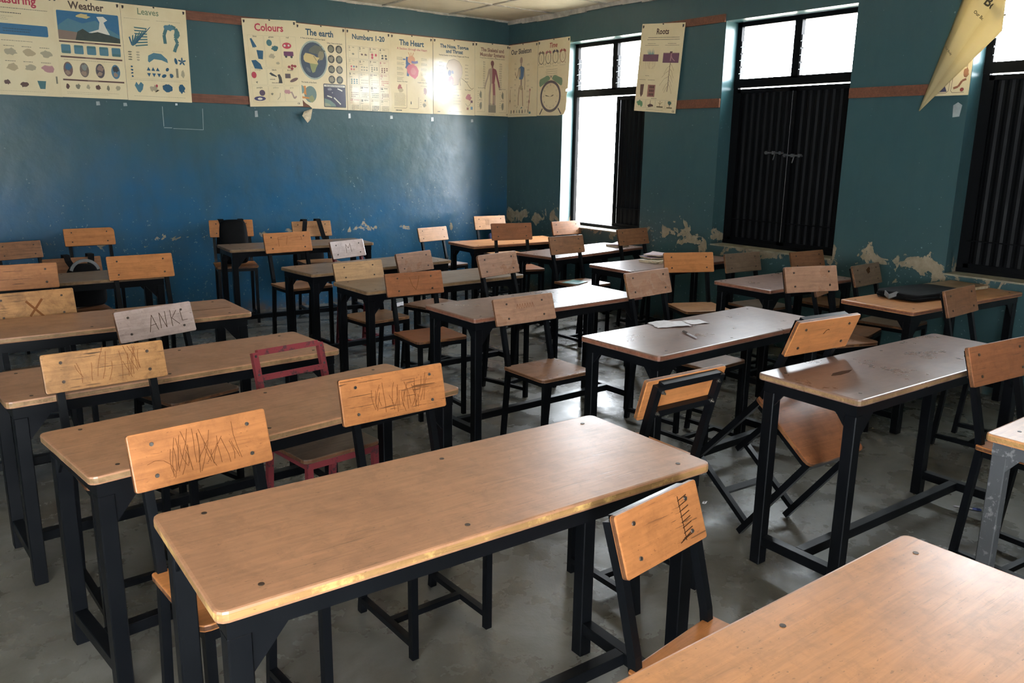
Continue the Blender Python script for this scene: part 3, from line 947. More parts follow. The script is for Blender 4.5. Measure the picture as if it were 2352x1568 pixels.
# full black backpack hung over a chair by the back wall
bp = empty('backpack', (2.56, 7.665, 0.543), (0, 0, R_(-13.1)))
tag(bp, 'full black backpack hanging on the chair by the back wall, its red zip tag showing', 'bag', 'school bags')
sc = [(0.0, 0.095, 0.055, -0.02), (0.03, 0.125, 0.075, -0.015), (0.13, 0.135, 0.08, 0.0), (0.24, 0.13, 0.075, 0.03), (0.33, 0.125, 0.06, 0.055), (0.385, 0.115, 0.045, 0.07), (0.405, 0.08, 0.025, 0.085)]
soft([ring(0, cy, z, rx, ry, 12, 0.6, 0.05, int(z * 100)) for z, rx, ry, cy in sc], 'bag_body', 'bag_black', bp)
soft([ring(0, cy, z, rx, ry, 10, 0.6, 0.05, 7) for z, rx, ry, cy in ((0.02, 0.09, 0.02, -0.09), (0.06, 0.105, 0.035, -0.095), (0.15, 0.105, 0.035, -0.085), (0.18, 0.09, 0.02, -0.075))], 'front_pocket', 'bag_black', bp)
m = MB()
for s in (-1, 1):
    strap(m, [(s * 0.08, 0.12, 0.33), (s * 0.085, 0.165, 0.365), (s * 0.09, 0.215, 0.392), (s * 0.09, 0.285, 0.392), (s * 0.09, 0.303, 0.37), (s * 0.11, 0.315, 0.15), (s * 0.12, 0.31, 0.06)], 0.05)
m.build('shoulder_strap', 'bag_strap', bp)
m = MB(); m.box(-0.016, -0.138, 0.10, -0.002, -0.134, 0.15); m.build('zip_tag', 'tag_red', bp)

# bag hung behind a chair by two straps
bg = empty('satchel', (3.357, 7.563, 0.36), (0, 0, R_(-5.6)))
tag(bg, 'black bag hung behind the tan chair by two straps over its backrest', 'bag', 'school bags')
soft([ring(0, cy, z, rx, ry, 12, 0.6, 0.04, 3) for z, rx, ry, cy in ((0.0, 0.12, 0.03, 0.325), (0.03, 0.16, 0.05, 0.34), (0.18, 0.165, 0.05, 0.34), (0.29, 0.15, 0.035, 0.34), (0.31, 0.12, 0.02, 0.34))], 'bag_body', 'bag_black', bg)
for s in (-1, 1):
    m = MB()
    strap(m, [(s * 0.10, 0.33, 0.28), (s * 0.08, 0.305, 0.42), (s * 0.07, 0.298, 0.53), (s * 0.068, 0.28, 0.553), (s * 0.068, 0.205, 0.556), (s * 0.072, 0.192, 0.53), (s * 0.10, 0.158, 0.39), (s * 0.112, 0.155, 0.355), (s * 0.112, 0.22, 0.325), (s * 0.10, 0.31, 0.27)], 0.045)
    m.build('shoulder_strap', 'bag_strap', bg)

# bag on the low chair, grey grab handle arching over it
bh = empty('rucksack', (1.075, 6.36, 0.486), (0, 0, R_(3)))
tag(bh, 'black bag with a grey arched handle on the low brown chair at left', 'bag', 'school bags')
soft([ring(0, cy, z, rx, ry, 12, 0.62, 0.04, 5) for z, rx, ry, cy in ((0.0, 0.11, 0.045, 0.075), (0.03, 0.14, 0.055, 0.08), (0.16, 0.135, 0.05, 0.085), (0.26, 0.115, 0.045, 0.095), (0.31, 0.07, 0.03, 0.10))], 'bag_body', 'bag_black', bh)
m = MB()
strap(m, [(0.092 * math.cos(a), 0.05, 0.245 + 0.09 * math.sin(a)) for a in [PI * (0.08 + 0.84 * k / 10) for k in range(11)]], 0.012, 0.02, (0, 1, 0))
m.build('grab_handle', 'bag_grey', bh)
for s in (-1, 1):
    m = MB()
    strap(m, [(s * 0.045, 0.09, 0.25), (s * 0.055, 0.135, 0.27), (s * 0.075, 0.178, 0.32), (s * 0.08, 0.192, 0.358), (s * 0.08, 0.262, 0.358), (s * 0.08, 0.282, 0.28)], 0.042)
    m.build('shoulder_strap', 'bag_strap', bh)

# flat black bag lying on the desk at the right wall
fb = empty('laptop_bag', (5.20, 2.535, 0.758), (0, 0, R_(-8)))
tag(fb, 'flat black bag lying on the desk against the right wall', 'bag', 'school bags')
soft([ring(0, 0, z, rx, ry, 20, 0.28, 0.012, 9) for z, rx, ry in ((0.0, 0.25, 0.14), (0.003, 0.272, 0.152), (0.019, 0.276, 0.155), (0.022, 0.268, 0.148), (0.025, 0.272, 0.150), (0.042, 0.268, 0.148), (0.046, 0.25, 0.135), (0.043, 0.12, 0.06), (0.045, 0.05, 0.03))], 'bag_body', 'bag_black', fb)
m = MB(); strap(m, [(-0.20, -0.03, 0.012), (-0.27, -0.02, 0.035), (-0.31, 0.0, 0.018), (-0.27, 0.06, 0.03), (-0.2, 0.05, 0.012)], 0.03, 0.004, (0, 0, 1)); m.build('carry_strap', 'bag_grey', fb)
nb = MB(); nb.box(-0.13, -0.055, 0, 0.0, 0.055, 0.002); nb.bevel(0.001, 1)
o = nb.build('paper_sheet', 'paper_white'); o.location = (5.47, 2.37, 0.7555); o.rotation_euler = (0, 0, R_(-12))
tag(o, 'white sheet sticking out under the flat black bag on the right wall desk', 'paper', 'loose papers')
pb = MB(); pb.prism(rrect(-0.19, -0.13, 0.19, 0.13, 0.006, 2), 0, 0.022, 0, 1); pb.bevel(0.002, 1)
o = pb.build('wooden_board', ['book_brown', 'paper_cream']); o.location = (5.72, 2.57, 0.7575); o.rotation_euler = (0, 0, R_(-4))
tag(o, 'flat brown board with a pale edge lying on the desk behind the flat black bag', 'board')

# navy cloth bag on the corner chair
nv = empty('cloth_bag', (5.369, 7.317, 0.523), (0, 0, R_(-6.2)))
tag(nv, 'small navy cloth bag hung on the yellow-tan corner chair', 'bag', 'school bags')
soft([ring(0.02, cy, z, rx, ry, 10, 0.7, 0.05, 2) for z, rx, ry, cy in ((0.0, 0.08, 0.03, 0.09), (0.04, 0.10, 0.04, 0.10), (0.14, 0.10, 0.035, 0.11), (0.2, 0.09, 0.015, 0.12))], 'bag_body', 'bag_navy', nv)

def book(name, label, x, y, z, rz, w, d, h, cover, cat='book', group='books left on desks', seed=0):
    """Dog-eared exercise book: cover leaves over a wavy page block."""
    root = empty(name, (x, y, z), (0, 0, rz))
    tag(root, label, cat, group)
    rnd = random.Random(seed)
    def sheet(z0, z1, ins, mat, nm):
        m = MB()
        nx, ny = 8, 6
        ph = rnd.uniform(0, 6)
        g = {}
        for lv, zz in ((0, z0), (1, z1)):
            for i in range(nx + 1):
                for j in range(ny + 1):
                    u, v = i / nx, j / ny
                    curl = (0.35 * h * math.sin(ph + 3.2 * u) * math.sin(2.1 * v + ph) + h * 0.8 * max(0, u - 0.75) * 2 * v) if lv else 0
                    g[lv, i, j] = m.bm.verts.new((-w / 2 + ins + (w - 2 * ins) * u + rnd.uniform(-.0015, .0015), -d / 2 + ins + (d - 2 * ins) * v + rnd.uniform(-.0015, .0015), zz + max(0, curl) * (1 if lv else 0)))
        for i in range(nx):
            for j in range(ny):
                m.bm.faces.new([g[0, i, j], g[0, i, j + 1], g[0, i + 1, j + 1], g[0, i + 1, j]])
                m.bm.faces.new([g[1, i, j], g[1, i + 1, j], g[1, i + 1, j + 1], g[1, i, j + 1]])
        for i in range(nx):
            for j in (0, ny):
                m.bm.faces.new([g[0, i, j], g[0, i + 1, j], g[1, i + 1, j], g[1, i, j]])
        for j in range(ny):
            for i in (0, nx):
                m.bm.faces.new([g[0, i, j], g[0, i, j + 1], g[1, i, j + 1], g[1, i, j]])
        m.build(nm, mat, root)
    sheet(0.0, h * 0.75, 0.004, 'paper_cream', 'pages')
    rnd = random.Random(seed)
    sheet(h * 0.76, h, 0.0, cover, 'cover')
    return root
book('exercise_book', 'bottom book of the torn heap on the right column desk, pale page edges', 4.97, 4.60, 0.7520, R_(12), 0.24, 0.19, 0.016, 'paper_cream', seed=1, group='torn exercise books in a heap')
book('exercise_book', 'mauve torn book in the middle of the heap on the right column desk', 5.00, 4.63, 0.7780, R_(-14), 0.22, 0.17, 0.012, 'book_mauve', seed=2, group='torn exercise books in a heap')
book('exercise_book', 'pinkish crumpled book on top of the heap on the right column desk', 5.02, 4.64, 0.8000, R_(22), 0.21, 0.16, 0.009, 'paper_pink', seed=3, group='torn exercise books in a heap')
book('exercise_book', 'tattered brown book on the right end of the desk beside the open window', 5.70, 5.80, 0.7120, R_(9), 0.19, 0.15, 0.022, 'book_mauve', seed=4)
book('picture_book', 'turquoise picture book lying on the seat of the chair with the white rim', 4.63, 5.20, 0.5240, R_(20), 0.19, 0.15, 0.006, 'book_teal', seed=5)
book('magazine', 'pinkish magazine lying at the far right corner of the middle column desk', 3.50, 6.00, 0.7335, R_(40), 0.20, 0.15, 0.012, 'paper_pink', 'magazine', seed=6)

def crumple(label, x, y, z, rz, w, d, amp, seed, cut=0.12, mat='paper_white'):
    rnd = random.Random(seed)
    m = MB()
    nx, ny = 12, 9
    a1, a2, a3 = [rnd.uniform(0, 6) for _ in range(3)]
    g = {}
    for i in range(nx + 1):
        for j in range(ny + 1):
            u, v = i / nx - .5, j / ny - .5
            sx = 1 - cut * rnd.random() * (abs(u) * 2) ** 3
            hgt = amp * (0.5 + 0.5 * math.sin(7 * u + a1 + 3 * v)) * (0.55 + 0.45 * math.sin(6 * v + a2)) + rnd.uniform(0, amp * 0.22)
            hgt *= (1 - (2 * u) ** 4) * 0.8 + 0.2
            g[i, j] = m.bm.verts.new((u * w * sx, v * d * (1 - cut * rnd.random() * (abs(v) * 2) ** 3), hgt + 0.001))
    for i in range(nx):
        for j in range(ny):
            m.bm.faces.new([g[i, j], g[i + 1, j], g[i + 1, j + 1], g[i, j + 1]])
    o = m.build('paper_sheet', mat, None, True)
    md = o.modifiers.new('solid', 'SOLIDIFY'); md.thickness = 0.0012; md.offset = 1
    o.location = (x, y, z); o.rotation_euler = (0, 0, rz)
    tag(o, label, 'paper', 'loose papers')
    return o
crumple('larger crumpled white paper on the reddish middle desk', 3.115, 2.765, 0.7720, R_(-20), 0.21, 0.13, 0.014, 4)
crumple('smaller folded white paper to the right of the larger crumpled one', 3.275, 2.735, 0.7720, R_(-15), 0.11, 0.09, 0.003, 8, 0.03)

def pen(label, x, y, z, rz, mat, L=0.15):
    root = empty('pen', (x, y, z), (0, 0, rz)); tag(root, label, 'pen')
    m = MB(); m.cyl((0, 0, 0.0045), (L * 0.62, 0, 0.0045), 0.0042, 8); m.cyl((L * 0.62, 0, 0.0045), (L * 0.68, 0, 0.0045), 0.004, 8, r1=0.001)
    m.build('barrel', 'pen_clear', root)
    m = MB(); m.cyl((-L * 0.32, 0, 0.0045), (0, 0, 0.0045), 0.0047, 8); m.box(-L * 0.28, -0.0015, 0.009, -0.002, 0.0015, 0.0115)
    m.build('cap', mat, root)
pen('dark capped ballpoint pen on the reddish middle desk', 3.018, 2.565, 0.7725, R_(-113), 'pen_dark')
pen('small blue pen lying on the floor near the right edge of the photo', 3.93, 1.54, 0.001, R_(120), 'pen_blue', 0.12)
crumple('white paper scrap on the floor between the front desk and the fallen chair', 2.944, 2.329, 0.001, 0.4, 0.035, 0.02, 0.006, 21, 0.3)
crumple('white paper scrap on the floor left of the fallen chair, beside its stretchers', 3.811, 2.768, 0.001, 1.1, 0.03, 0.03, 0.012, 22, 0.3)
crumple('flattened pale paper litter on the floor far back beneath the middle column desks', 4.25, 7.50, 0.001, 0.2, 0.30, 0.16, 0.02, 23, 0.3)


# ------------------------------------------------------------------ battens and posters
def batten(label, p0, p1, zc, h, axis):
    """Brown wooden batten nailed along a wall (axis 'x': back wall, 'y': right wall)."""
    m = MB()
    n = 10
    rnd = random.Random(int(zc * 100 + p0 * 10))
    for k in range(n):
        a, b = p0 + (p1 - p0) * k / n, p0 + (p1 - p0) * (k + 1) / n
        if axis == 'x':
            m.box(a, CY - 0.019, zc - h / 2, b, CY - 0.001, zc + h / 2)
        else:
            m.box(CX - 0.019, a, zc - h / 2, CX - 0.001, b, zc + h / 2)
    bmesh.ops.remove_doubles(m.bm, verts=m.bm.verts, dist=1e-5)
    o = m.build('wall_batten', 'batten')
    tag(o, label, 'batten', 'brown battens along the walls')
batten('upper brown wooden batten along the back wall above the posters', 0.2, 5.965, 2.756, 0.079, 'x')
batten('lower brown wooden batten along the back wall behind the poster bottoms', 0.2, 5.965, 2.042, 0.076, 'x')
batten('upper brown batten in the room corner behind the skeleton and clock posters', 7.10, 8.005, 2.76, 0.074, 'y')
batten('lower brown batten in the room corner behind the skeleton and clock posters', 7.08, 8.005, 2.055, 0.074, 'y')
batten('upper brown batten between the first and second window', 4.90, 5.79, 2.757, 0.065, 'y')
batten('lower brown batten between the first and second window', 4.90, 5.79, 2.051, 0.077, 'y')
batten('upper brown batten between the second and third window', 2.80, 3.655, 2.83, 0.07, 'y')
batten('brown batten behind the curled yellow poster between the second and third window', 2.80, 3.66, 2.082, 0.074, 'y')

INK = {}
def ink(c, rough=0.22):
    k = tuple(round(v, 3) for v in c)
    if k not in INK:
        t = NT('print_ink')
        co = t.coord(False)
        n = t.noise(co, 30, 3, 0.6)
        INK[k] = t.set(t.mix(t.math('MULTIPLY', n, 0.15), c, tuple(0.6 * v + 0.4 * w for v, w in zip(c, (0.5, 0.42, 0.28)))), rough)
    return INK[k]
DARK = (0.045, 0.05, 0.055); NAVY = (0.03, 0.075, 0.115); GREYT = (0.20, 0.18, 0.13); FAINT = (0.36, 0.31, 0.21)
RED = (0.42, 0.05, 0.08); ROSE = (0.40, 0.14, 0.14); MUD = (0.10, 0.055, 0.05); BLUE = (0.022, 0.085, 0.15); LBLUE = (0.07, 0.17, 0.22)
TEALC = (0.055, 0.14, 0.15); GREEN = (0.10, 0.22, 0.11); ORNG = (0.50, 0.20, 0.06); SAND = (0.52, 0.40, 0.18); WHITE = (0.62, 0.58, 0.48)
PURP = (0.07, 0.05, 0.11); BONE = (0.42, 0.33, 0.20); SKY = (0.03, 0.125, 0.23); PINKC = (0.42, 0.22, 0.22)

class Art:
    """Flat print on a poster: coordinates u (0..W) to the right and v (0..H) up, in metres."""
    def __init__(s, W, H):
        s.W, s.H = W, H
        s.items = []
        s.k = 0
    def poly(s, pts, c):
        s.k += 1
        s.items.append(([(p[0], p[1]) for p in pts], [tuple(range(len(pts)))], c, s.k))
    def rect(s, u0, v0, u1, v1, c, r=0):
        s.poly(rrect(u0, v0, u1, v1, r, 3) if r else [(u0, v0), (u1, v0), (u1, v1), (u0, v1)], c)
    def ell(s, u, v, a, b, c, n=18, rot=0):
        ca, sa = math.cos(rot), math.sin(rot)
        s.poly([(u + a * math.cos(t) * ca - b * math.sin(t) * sa, v + a * math.cos(t) * sa + b * math.sin(t) * ca) for t in [2 * PI * k / n for k in range(n)]], c)
    def oval(s, u, v, a, b, th, c, n=24):
        s.k += 1
        pts = []
        for q in (1.0, 0.0):
            pts += [(u + (a - th * (1 - q)) * math.cos(2 * PI * k / n), v + (b - th * (1 - q)) * math.sin(2 * PI * k / n)) for k in range(n)]
        s.items.append((pts, [(k, (k + 1) % n, n + (k + 1) % n, n + k) for k in range(n)], c, s.k))
    def line(s, pts, w, c):
        s.k += 1
        vs_, fs = [], []
        for (p, q) in zip(pts, pts[1:]):
            d = Vector((q[0] - p[0], q[1] - p[1]))
            if d.length < 1e-6: continue
            nrm = Vector((-d.y, d.x)).normalized() * w / 2
            b = len(vs_)
            vs_ += [(p[0] + nrm.x, p[1] + nrm.y), (p[0] - nrm.x, p[1] - nrm.y), (q[0] - nrm.x, q[1] - nrm.y), (q[0] + nrm.x, q[1] + nrm.y)]
            fs.append((b, b + 1, b + 2, b + 3))
        s.items.append((vs_, fs, c, s.k))
    def frame(s, u0, v0, u1, v1, w, c):
        s.line([(u0, v0), (u1, v0), (u1, v1), (u0, v1), (u0, v0)], w, c)
    def blob(s, u, v, a, b, c, seed=0, n=14, j=0.3):
        r = random.Random(seed)
        s.poly([(u + a * math.cos(2 * PI * k / n) * (1 + r.uniform(-j, j)), v + b * math.sin(2 * PI * k / n) * (1 + r.uniform(-j, j))) for k in range(n)], c)
    def lines(s, u0, v0, u1, n, dv, c, seed=0, h=0.0022, rag=0.3):
        """Rows of tiny unreadable small print."""
        r = random.Random(seed)
        s.k += 1
        vs_, fs = [], []
        for i in range(n):
            v = v0 - i * dv
            u = u0 + (u1 - u0) * 0.0
            e = u1 - (u1 - u0) * r.uniform(0, rag)
            while u < e:
                w = min(r.uniform(0.006, 0.016), e - u)
                b = len(vs_)
                vs_ += [(u, v), (u + w, v), (u + w, v + h), (u, v + h)]
                fs.append((b, b + 1, b + 2, b + 3))
                u += w + 0.003
        s.items.append((vs_, fs, c, s.k))
    def text(s, txt, u, v, size, c, bold=0.0, rot=0.0, sx=1.0, align='CENTER', shear=0.0):
        cu = bpy.data.curves.new('t', 'FONT')
        cu.body = txt
        cu.size = size
        cu.offset = bold
        cu.align_x = align
        cu.shear = shear
        cu.resolution_u = 2
        ob = bpy.data.objects.new('t', cu)
        me = bpy.data.meshes.new_from_object(ob)
        s.k += 1
        ca, sa = math.cos(rot), math.sin(rot)
        pts = [(u + (p.co.x * sx) * ca - p.co.y * sa, v + (p.co.x * sx) * sa + p.co.y * ca) for p in me.vertices]
        s.items.append((pts, [tuple(p.vertices) for p in me.polygons], c, s.k))
        bpy.data.objects.remove(ob); bpy.data.curves.remove(cu); bpy.data.meshes.remove(me)
    def build(s, name, parent, M, base=0.0012):
        m = MB()
        mats, idx = [], {}
        for pts, fs, c, k in s.items:
            im = ink(c)
            if im.name not in idx:
                idx[im.name] = len(mats); mats.append(im)
            z = base + k * 0.00002
            v = [m.bm.verts.new(M @ Vector((p[0], p[1], z))) for p in pts]
            for f in fs:
                try:
                    fc = m.bm.faces.new([v[i] for i in f]); fc.material_index = idx[im.name]
                except ValueError:
                    pass
        bm = m.bm
        bmesh.ops.triangulate(bm, faces=[f for f in bm.faces if len(f.verts) > 4])
        me = bpy.data.meshes.new(name)
        bm.to_mesh(me); bm.free()
        for x in mats: me.materials.append(x)
        o = bpy.data.objects.new(name, me); COL.objects.link(o); o.parent = parent
        return o

def poster(label, origin, wall, W, H, title, art, tilt=0.0, lean=0.0, notch=None, pins=True, Wr=None, off=0.022):
    """origin = (along, z) of the lower left corner as seen from the room; wall 'x' back, 'y' right."""
    a0, z0 = origin
    off += 0.0026 * (poster.n % 2); poster.n += 1
    if wall == 'x':
        B = Matrix(((1, 0, 0, a0), (0, 0, -1, CY - off), (0, 1, 0, z0), (0, 0, 0, 1)))
    else:
        B = Matrix(((0, 0, -1, CX - off), (-1, 0, 0, a0), (0, 1, 0, z0), (0, 0, 0, 1)))
    root = empty('poster')
    root.matrix_world = B @ Matrix.Rotation(tilt, 4, 'Z') @ Matrix.Rotation(lean, 4, 'Y') @ Matrix.Diagonal(((Wr / W if Wr else 1.053), 1.053, 1, 1))
    tag(root, label, 'poster', 'educational wall posters')
    outline = notch or [(0, 0), (W, 0), (W, H), (0, H)]
    m = MB(); m.prism(outline, 0, 0.001); m.build('sheet', M_PAPER, root)
    I = Matrix.Identity(4)
    if title: title.build('title', root, I)
    art.build('illustration', root, I)
    if pins:
        for (pu, pv) in ((0.018, H - 0.022), (W - 0.02, H - 0.022), (W / 2, H - 0.008)):
            r = random.Random(int(pu * 1000) + len(label))
            b = MB(); b.prism([(pu - 0.006, pv - 0.016), (pu + 0.006, pv - 0.013), (pu + 0.009, pv + 0.008), (pu - 0.008, pv + 0.009)], 0.001, 0.004) if pv < H - 0.01 else b.prism([(pu - 0.006, pv - 0.003), (pu + 0.006, pv - 0.005), (pu + 0.007, pv + 0.006), (pu - 0.007, pv + 0.007)], 0.001, 0.004)
            b.build('drawing_pin', 'pen_dark', root)
    return root
PH = 0.755
poster.n = 0
def T_(txt, c, size, v=None, W=0.5, bold=0.0012, rows=None, sx=0.9, u=None, shear=0.0):
    a = Art(W, PH)
    for i, t in enumerate(txt if isinstance(txt, list) else [txt]):
        a.text(t, u if u is not None else W / 2, (v if v is not None else 0.675) - i * size * 0.95, size, c, bold * 1.15, 0, sx, shear=shear)
    return a

# Measuring
W = 0.525; a = Art(W, PH)
a.lines(0.03, 0.635, 0.48, 1, .02, GREYT, 1, .005, 0); a.lines(0.03, .60, .33, 1, .02, DARK, 2, .005, .1); a.lines(.03, .575, .26, 3, .012, FAINT, 3, .003)
a.rect(0.02, 0.445, 0.47, 0.525, SKY, .01); a.lines(.17, .485, .36, 2, .018, NAVY, 4, .007, .1); a.ell(.13, .485, .01, .014, DARK)
a.lines(.15, .40, .37, 1, .02, GREYT, 5, .004, .1)
for i in range(4):
    for j in range(2):
        u, v = .04 + .12 * i, .36 - .11 * j
        a.lines(u, v, u + .07, 1, .02, GREYT, i, .005, .1)
        a.blob(u + .045, v - .04, .04, .026, (FAINT, PINKC if j else FAINT, BONE)[(i + j) % 3], i * 3 + j)
a.blob(.16, .095, .02, .018, MUD, 3); a.blob(.27, .08, .028, .02, MUD, 5); a.poly([(.36, .115), (.42, .115), (.41, .055), (.375, .055)], TEALC); a.rect(.49, .10, .502, .155, GREYT)
a.lines(.03, .03, .47, 1, .01, FAINT, 9)
poster('poster titled Measuring in red with a blue banner, leftmost on the back wall', (0.75, 1.998), 'x', W, PH, T_('Measuring', RED, .088, .672, W, .0018, u=.245), a, Wr=0.56)
# Weather
W = 0.495; a = Art(W, PH)
a.rect(.02, .44, .475, .655, SKY, .008)
a.poly([(.02, .54), (.10, .60), (.2, .57), (.30, .60), (.36, .56), (.42, .53), (.475, .50), (.475, .46), (.02, .46)], LBLUE)
a.blob(.21, .625, .045, .018, SAND, 2); a.poly([(.31, .63), (.36, .635), (.39, .61), (.36, .59), (.375, .55), (.40, .50), (.24, .505), (.32, .535), (.33, .59)], WHITE)
a.poly([(.02, .44), (.02, .51), (.10, .505), (.16, .50), (.2, .44)], (0.20, 0.14, 0.11))
a.poly([(.14, .44), (.16, .505), (.20, .53), (.25, .50), (.31, .515), (.38, .50), (.475, .475), (.475, .44)], (0.035, 0.05, 0.045))
for v in (.418, .303, .128): a.rect(.02, v, .478, v + .012, MUD); a.rect(.2, v + .002, .28, v + .010, (0.22, .14, .11))
for i in range(5):
    u = .03 + i * .093
    a.rect(u, .335, u + .068, .402, LBLUE, .008); a.rect(u + .004, (.385, .335)[i % 2 == 0 and i != 2], u + .064, (.40, .355)[i % 2 == 0 and i != 2], TEALC)
for i in range(4):
    u = .065 + i * .118
    a.ell(u, .215, .034, .056, ((.16, .10, .09), (.15, .12, .10), (.08, .07, .08), (.08, .17, .24))[i]); a.blob(u + .003, .235, .022, .025, ((.05, .12, .2), (.2, .22, .2), (.24, .16, .13), DARK)[i], i); a.blob(u - .004, .19, .018, .018, (.27, .19, .14), i + 9)
a.lines(.04, .285, .46, 1, .02, FAINT, 1, .004, .1)
for i in range(6): a.blob(.05 + .075 * i, .085, .012 + .006 * (i % 2), .02, (MUD, GREYT, FAINT)[i % 3], i)
a.lines(.04, .04, .46, 2, .012, FAINT, 3)
poster('poster titled Weather with a photo of clouds above dark hills', (1.305, 2.0), 'x', W, PH, T_('Weather', (0.09, .06, .05), .078, .675, W, .0018, u=.24), a, Wr=0.515)
# Leaves
W = 0.515; a = Art(W, PH)
a.lines(.02, .645, .22, 1, .02, FAINT, 1, .003, .1); a.lines(.27, .645, .48, 1, .02, FAINT, 2, .003, .1)
for k in range(7):
    t = k / 7
    a.poly([(.06 + .03 * t, .44 + .02 * t), (.045 + .028 * k, .50 + .015 * k), (.055 + .028 * k, .505 + .015 * k), (.075 + .025 * t, .43 + .02 * t)], TEALC if k % 2 else BLUE)
    a.poly([(.09, .44 + .024 * k), (.19, .455 + .021 * k), (.19, .445 + .021 * k), (.095, .43 + .024 * k)], TEALC)
a.line([(.33, .47), (.325, .54), (.345, .59), (.385, .615), (.42, .60), (.43, .565), (.415, .52), (.43, .48), (.41, .44), (.40, .41)], .026, TEALC)
a.blob(.37, .60, .04, .025, LBLUE, 3); a.blob(.43, .56, .025, .035, TEALC, 4)
a.lines(.22, .40, .31, 1, .02, FAINT, 3, .003, .1)
a.poly([(.18, .32), (.185, .365), (.23, .39), (.29, .385), (.335, .345), (.34, .315), (.29, .335), (.23, .34), (.19, .31)], LBLUE)
for i in range(4):
    a.blob(.045, .385 - .02 * i, .015, .006, GREYT, i); a.blob(.105, .385 - .02 * i, .014, .006, FAINT, i + 5); a.blob(.05, .27 - .026 * i, .009, .007, BLUE, i + 9)
a.ell(.405, .335, .012, .026, BLUE, rot=.2)
for k in range(5): a.ell(.455 + .018 * math.cos(1.26 * k + .3), .335 + .018 * math.sin(1.26 * k + .3), .017, .007, BLUE, 8, 1.26 * k + .3)
for i in range(3): a.poly([(.165 + .036 * i, .245), (.18 + .036 * i, .275), (.195 + .036 * i, .245)], BLUE); a.poly([(.165 + .04 * i, .225), (.18 + .04 * i, .195), (.195 + .04 * i, .225)], BLUE)
a.ell(.33, .262, .012, .016, BLUE, rot=-.6); a.ell(.30, .208, .02, .013, BLUE, rot=.5); a.blob(.36, .215, .018, .016, BLUE, 8); a.rect(.40, .20, .418, .275, GREYT); a.blob(.455, .235, .016, .03, FAINT, 4)
a.line([(.03, .178), (.49, .178)], .0015, FAINT); a.lines(.03, .165, .46, 1, .01, FAINT, 8, .003)
a.poly([(.06, .12), (.075, .15), (.09, .125), (.11, .15), (.13, .13), (.12, .09), (.10, .065), (.085, .07)], LBLUE); a.blob(.215, .10, .03, .025, FAINT, 3, j=.6); a.ell(.235, .125, .008, .012, RED)
a.blob(.32, .11, .04, .032, BLUE, 11, 20, .12); a.blob(.435, .11, .03, .034, BLUE, 12, 16, .3)
a.lines(.05, .035, .47, 1, .01, FAINT, 13, .003, .05)
poster('poster titled Leaves with faded blue-green leaf drawings', (1.823, 1.998), 'x', W, PH, T_('Leaves', (.20, .24, .15), .07, .685, W, .001, u=.21), a, Wr=0.545)
# Colours
W = 0.49; a = Art(W, PH)
for i in range(3):
    for j, (v0, v1) in enumerate(((.345, .615), (.19, .335), (.04, .18))):
        a.frame(.035 + .148 * i, v0, .175 + .148 * i, v1, .0012, FAINT)
for i, (nm, v) in enumerate((('blue', .60), ('green', .60), ('red', .60), ('orange', .315), ('black', .315), ('brown', .315), ('purple', .16), ('yellow', .16), ('pink', .16))):
    a.text(nm, .10 + .148 * (i % 3), v, .020, (DARK if nm in ('blue', 'black', 'brown', 'purple', 'red', 'green') else FAINT), .0003, 0, 1)
a.poly([(.055, .585), (.07, .59), (.11, .52), (.10, .51), (.095, .518), (.09, .505), (.082, .515), (.075, .505)], BLUE)
a.poly([(.105, .49), (.165, .485), (.155, .41), (.115, .415)], BLUE); a.poly([(.05, .40), (.09, .405), (.13, .37), (.145, .325), (.075, .33)], BLUE)
a.ell(.225, .555, .025, .028, TEALC); a.blob(.27, .51, .03, .022, TEALC, 5, 18, .3); a.blob(.24, .44, .025, .022, FAINT, 2); a.blob(.29, .38, .016, .012, FAINT, 3)
a.ell(.385, .535, .042, .027, RED); a.ell(.365, .535, .010, .010, WHITE); a.ell(.402, .537, .009, .009, WHITE)
a.rect(.35, .445, .44, .485, (.13, .04, .10), .006); a.ell(.37, .44, .011, .011, DARK); a.ell(.42, .438, .011, .011, DARK)
for p in ((.39, .35), (.42, .36), (.415, .335), (.445, .357)): a.ell(p[0], p[1], .014, .012, (.25, .04, .05))
a.ell(.062, .275, .022, .028, RED); a.poly([(.07, .215), (.09, .222), (.085, .20)], GREYT)
a.poly([(.20, .29), (.215, .30), (.27, .265), (.262, .26), (.22, .272)], DARK); a.poly([(.275, .28), (.295, .285), (.31, .255), (.315, .205), (.28, .205), (.285, .235)], DARK)
a.text('umbrella', .225, .235, .014, DARK, .0003); a.text('chess pieces', .25, .205, .014, DARK, .0003)
a.rect(.345, .25, .395, .29, (.10, .075, .08)); a.ell(.425, .235, .042, .014, (.12, .07, .07), rot=.4)
a.ell(.12, .12, .026, .026, (.08, .055, .09)); a.ell(.095, .07, .052, .02, (.06, .055, .13)); a.ell(.095, .068, .022, .01, WHITE)
a.line([(.255, .06), (.28, .085), (.285, .12)], .006, FAINT); a.blob(.21, .11, .012, .01, GREYT, 1)
a.blob(.355, .13, .028, .02, PINKC, 4, 20, .25); a.line([(.39, .13), (.415, .07), (.435, .09)], .014, (.36, .26, .22))
a.text('CE', .45, .018, .02, DARK, .0006)
poster('poster titled Colours in pinkish red with small coloured objects', (2.908, 1.985), 'x', W, PH, T_('Colours', RED, .088, .655, W, .002, u=.235), a, tilt=R_(2.8), Wr=0.535)
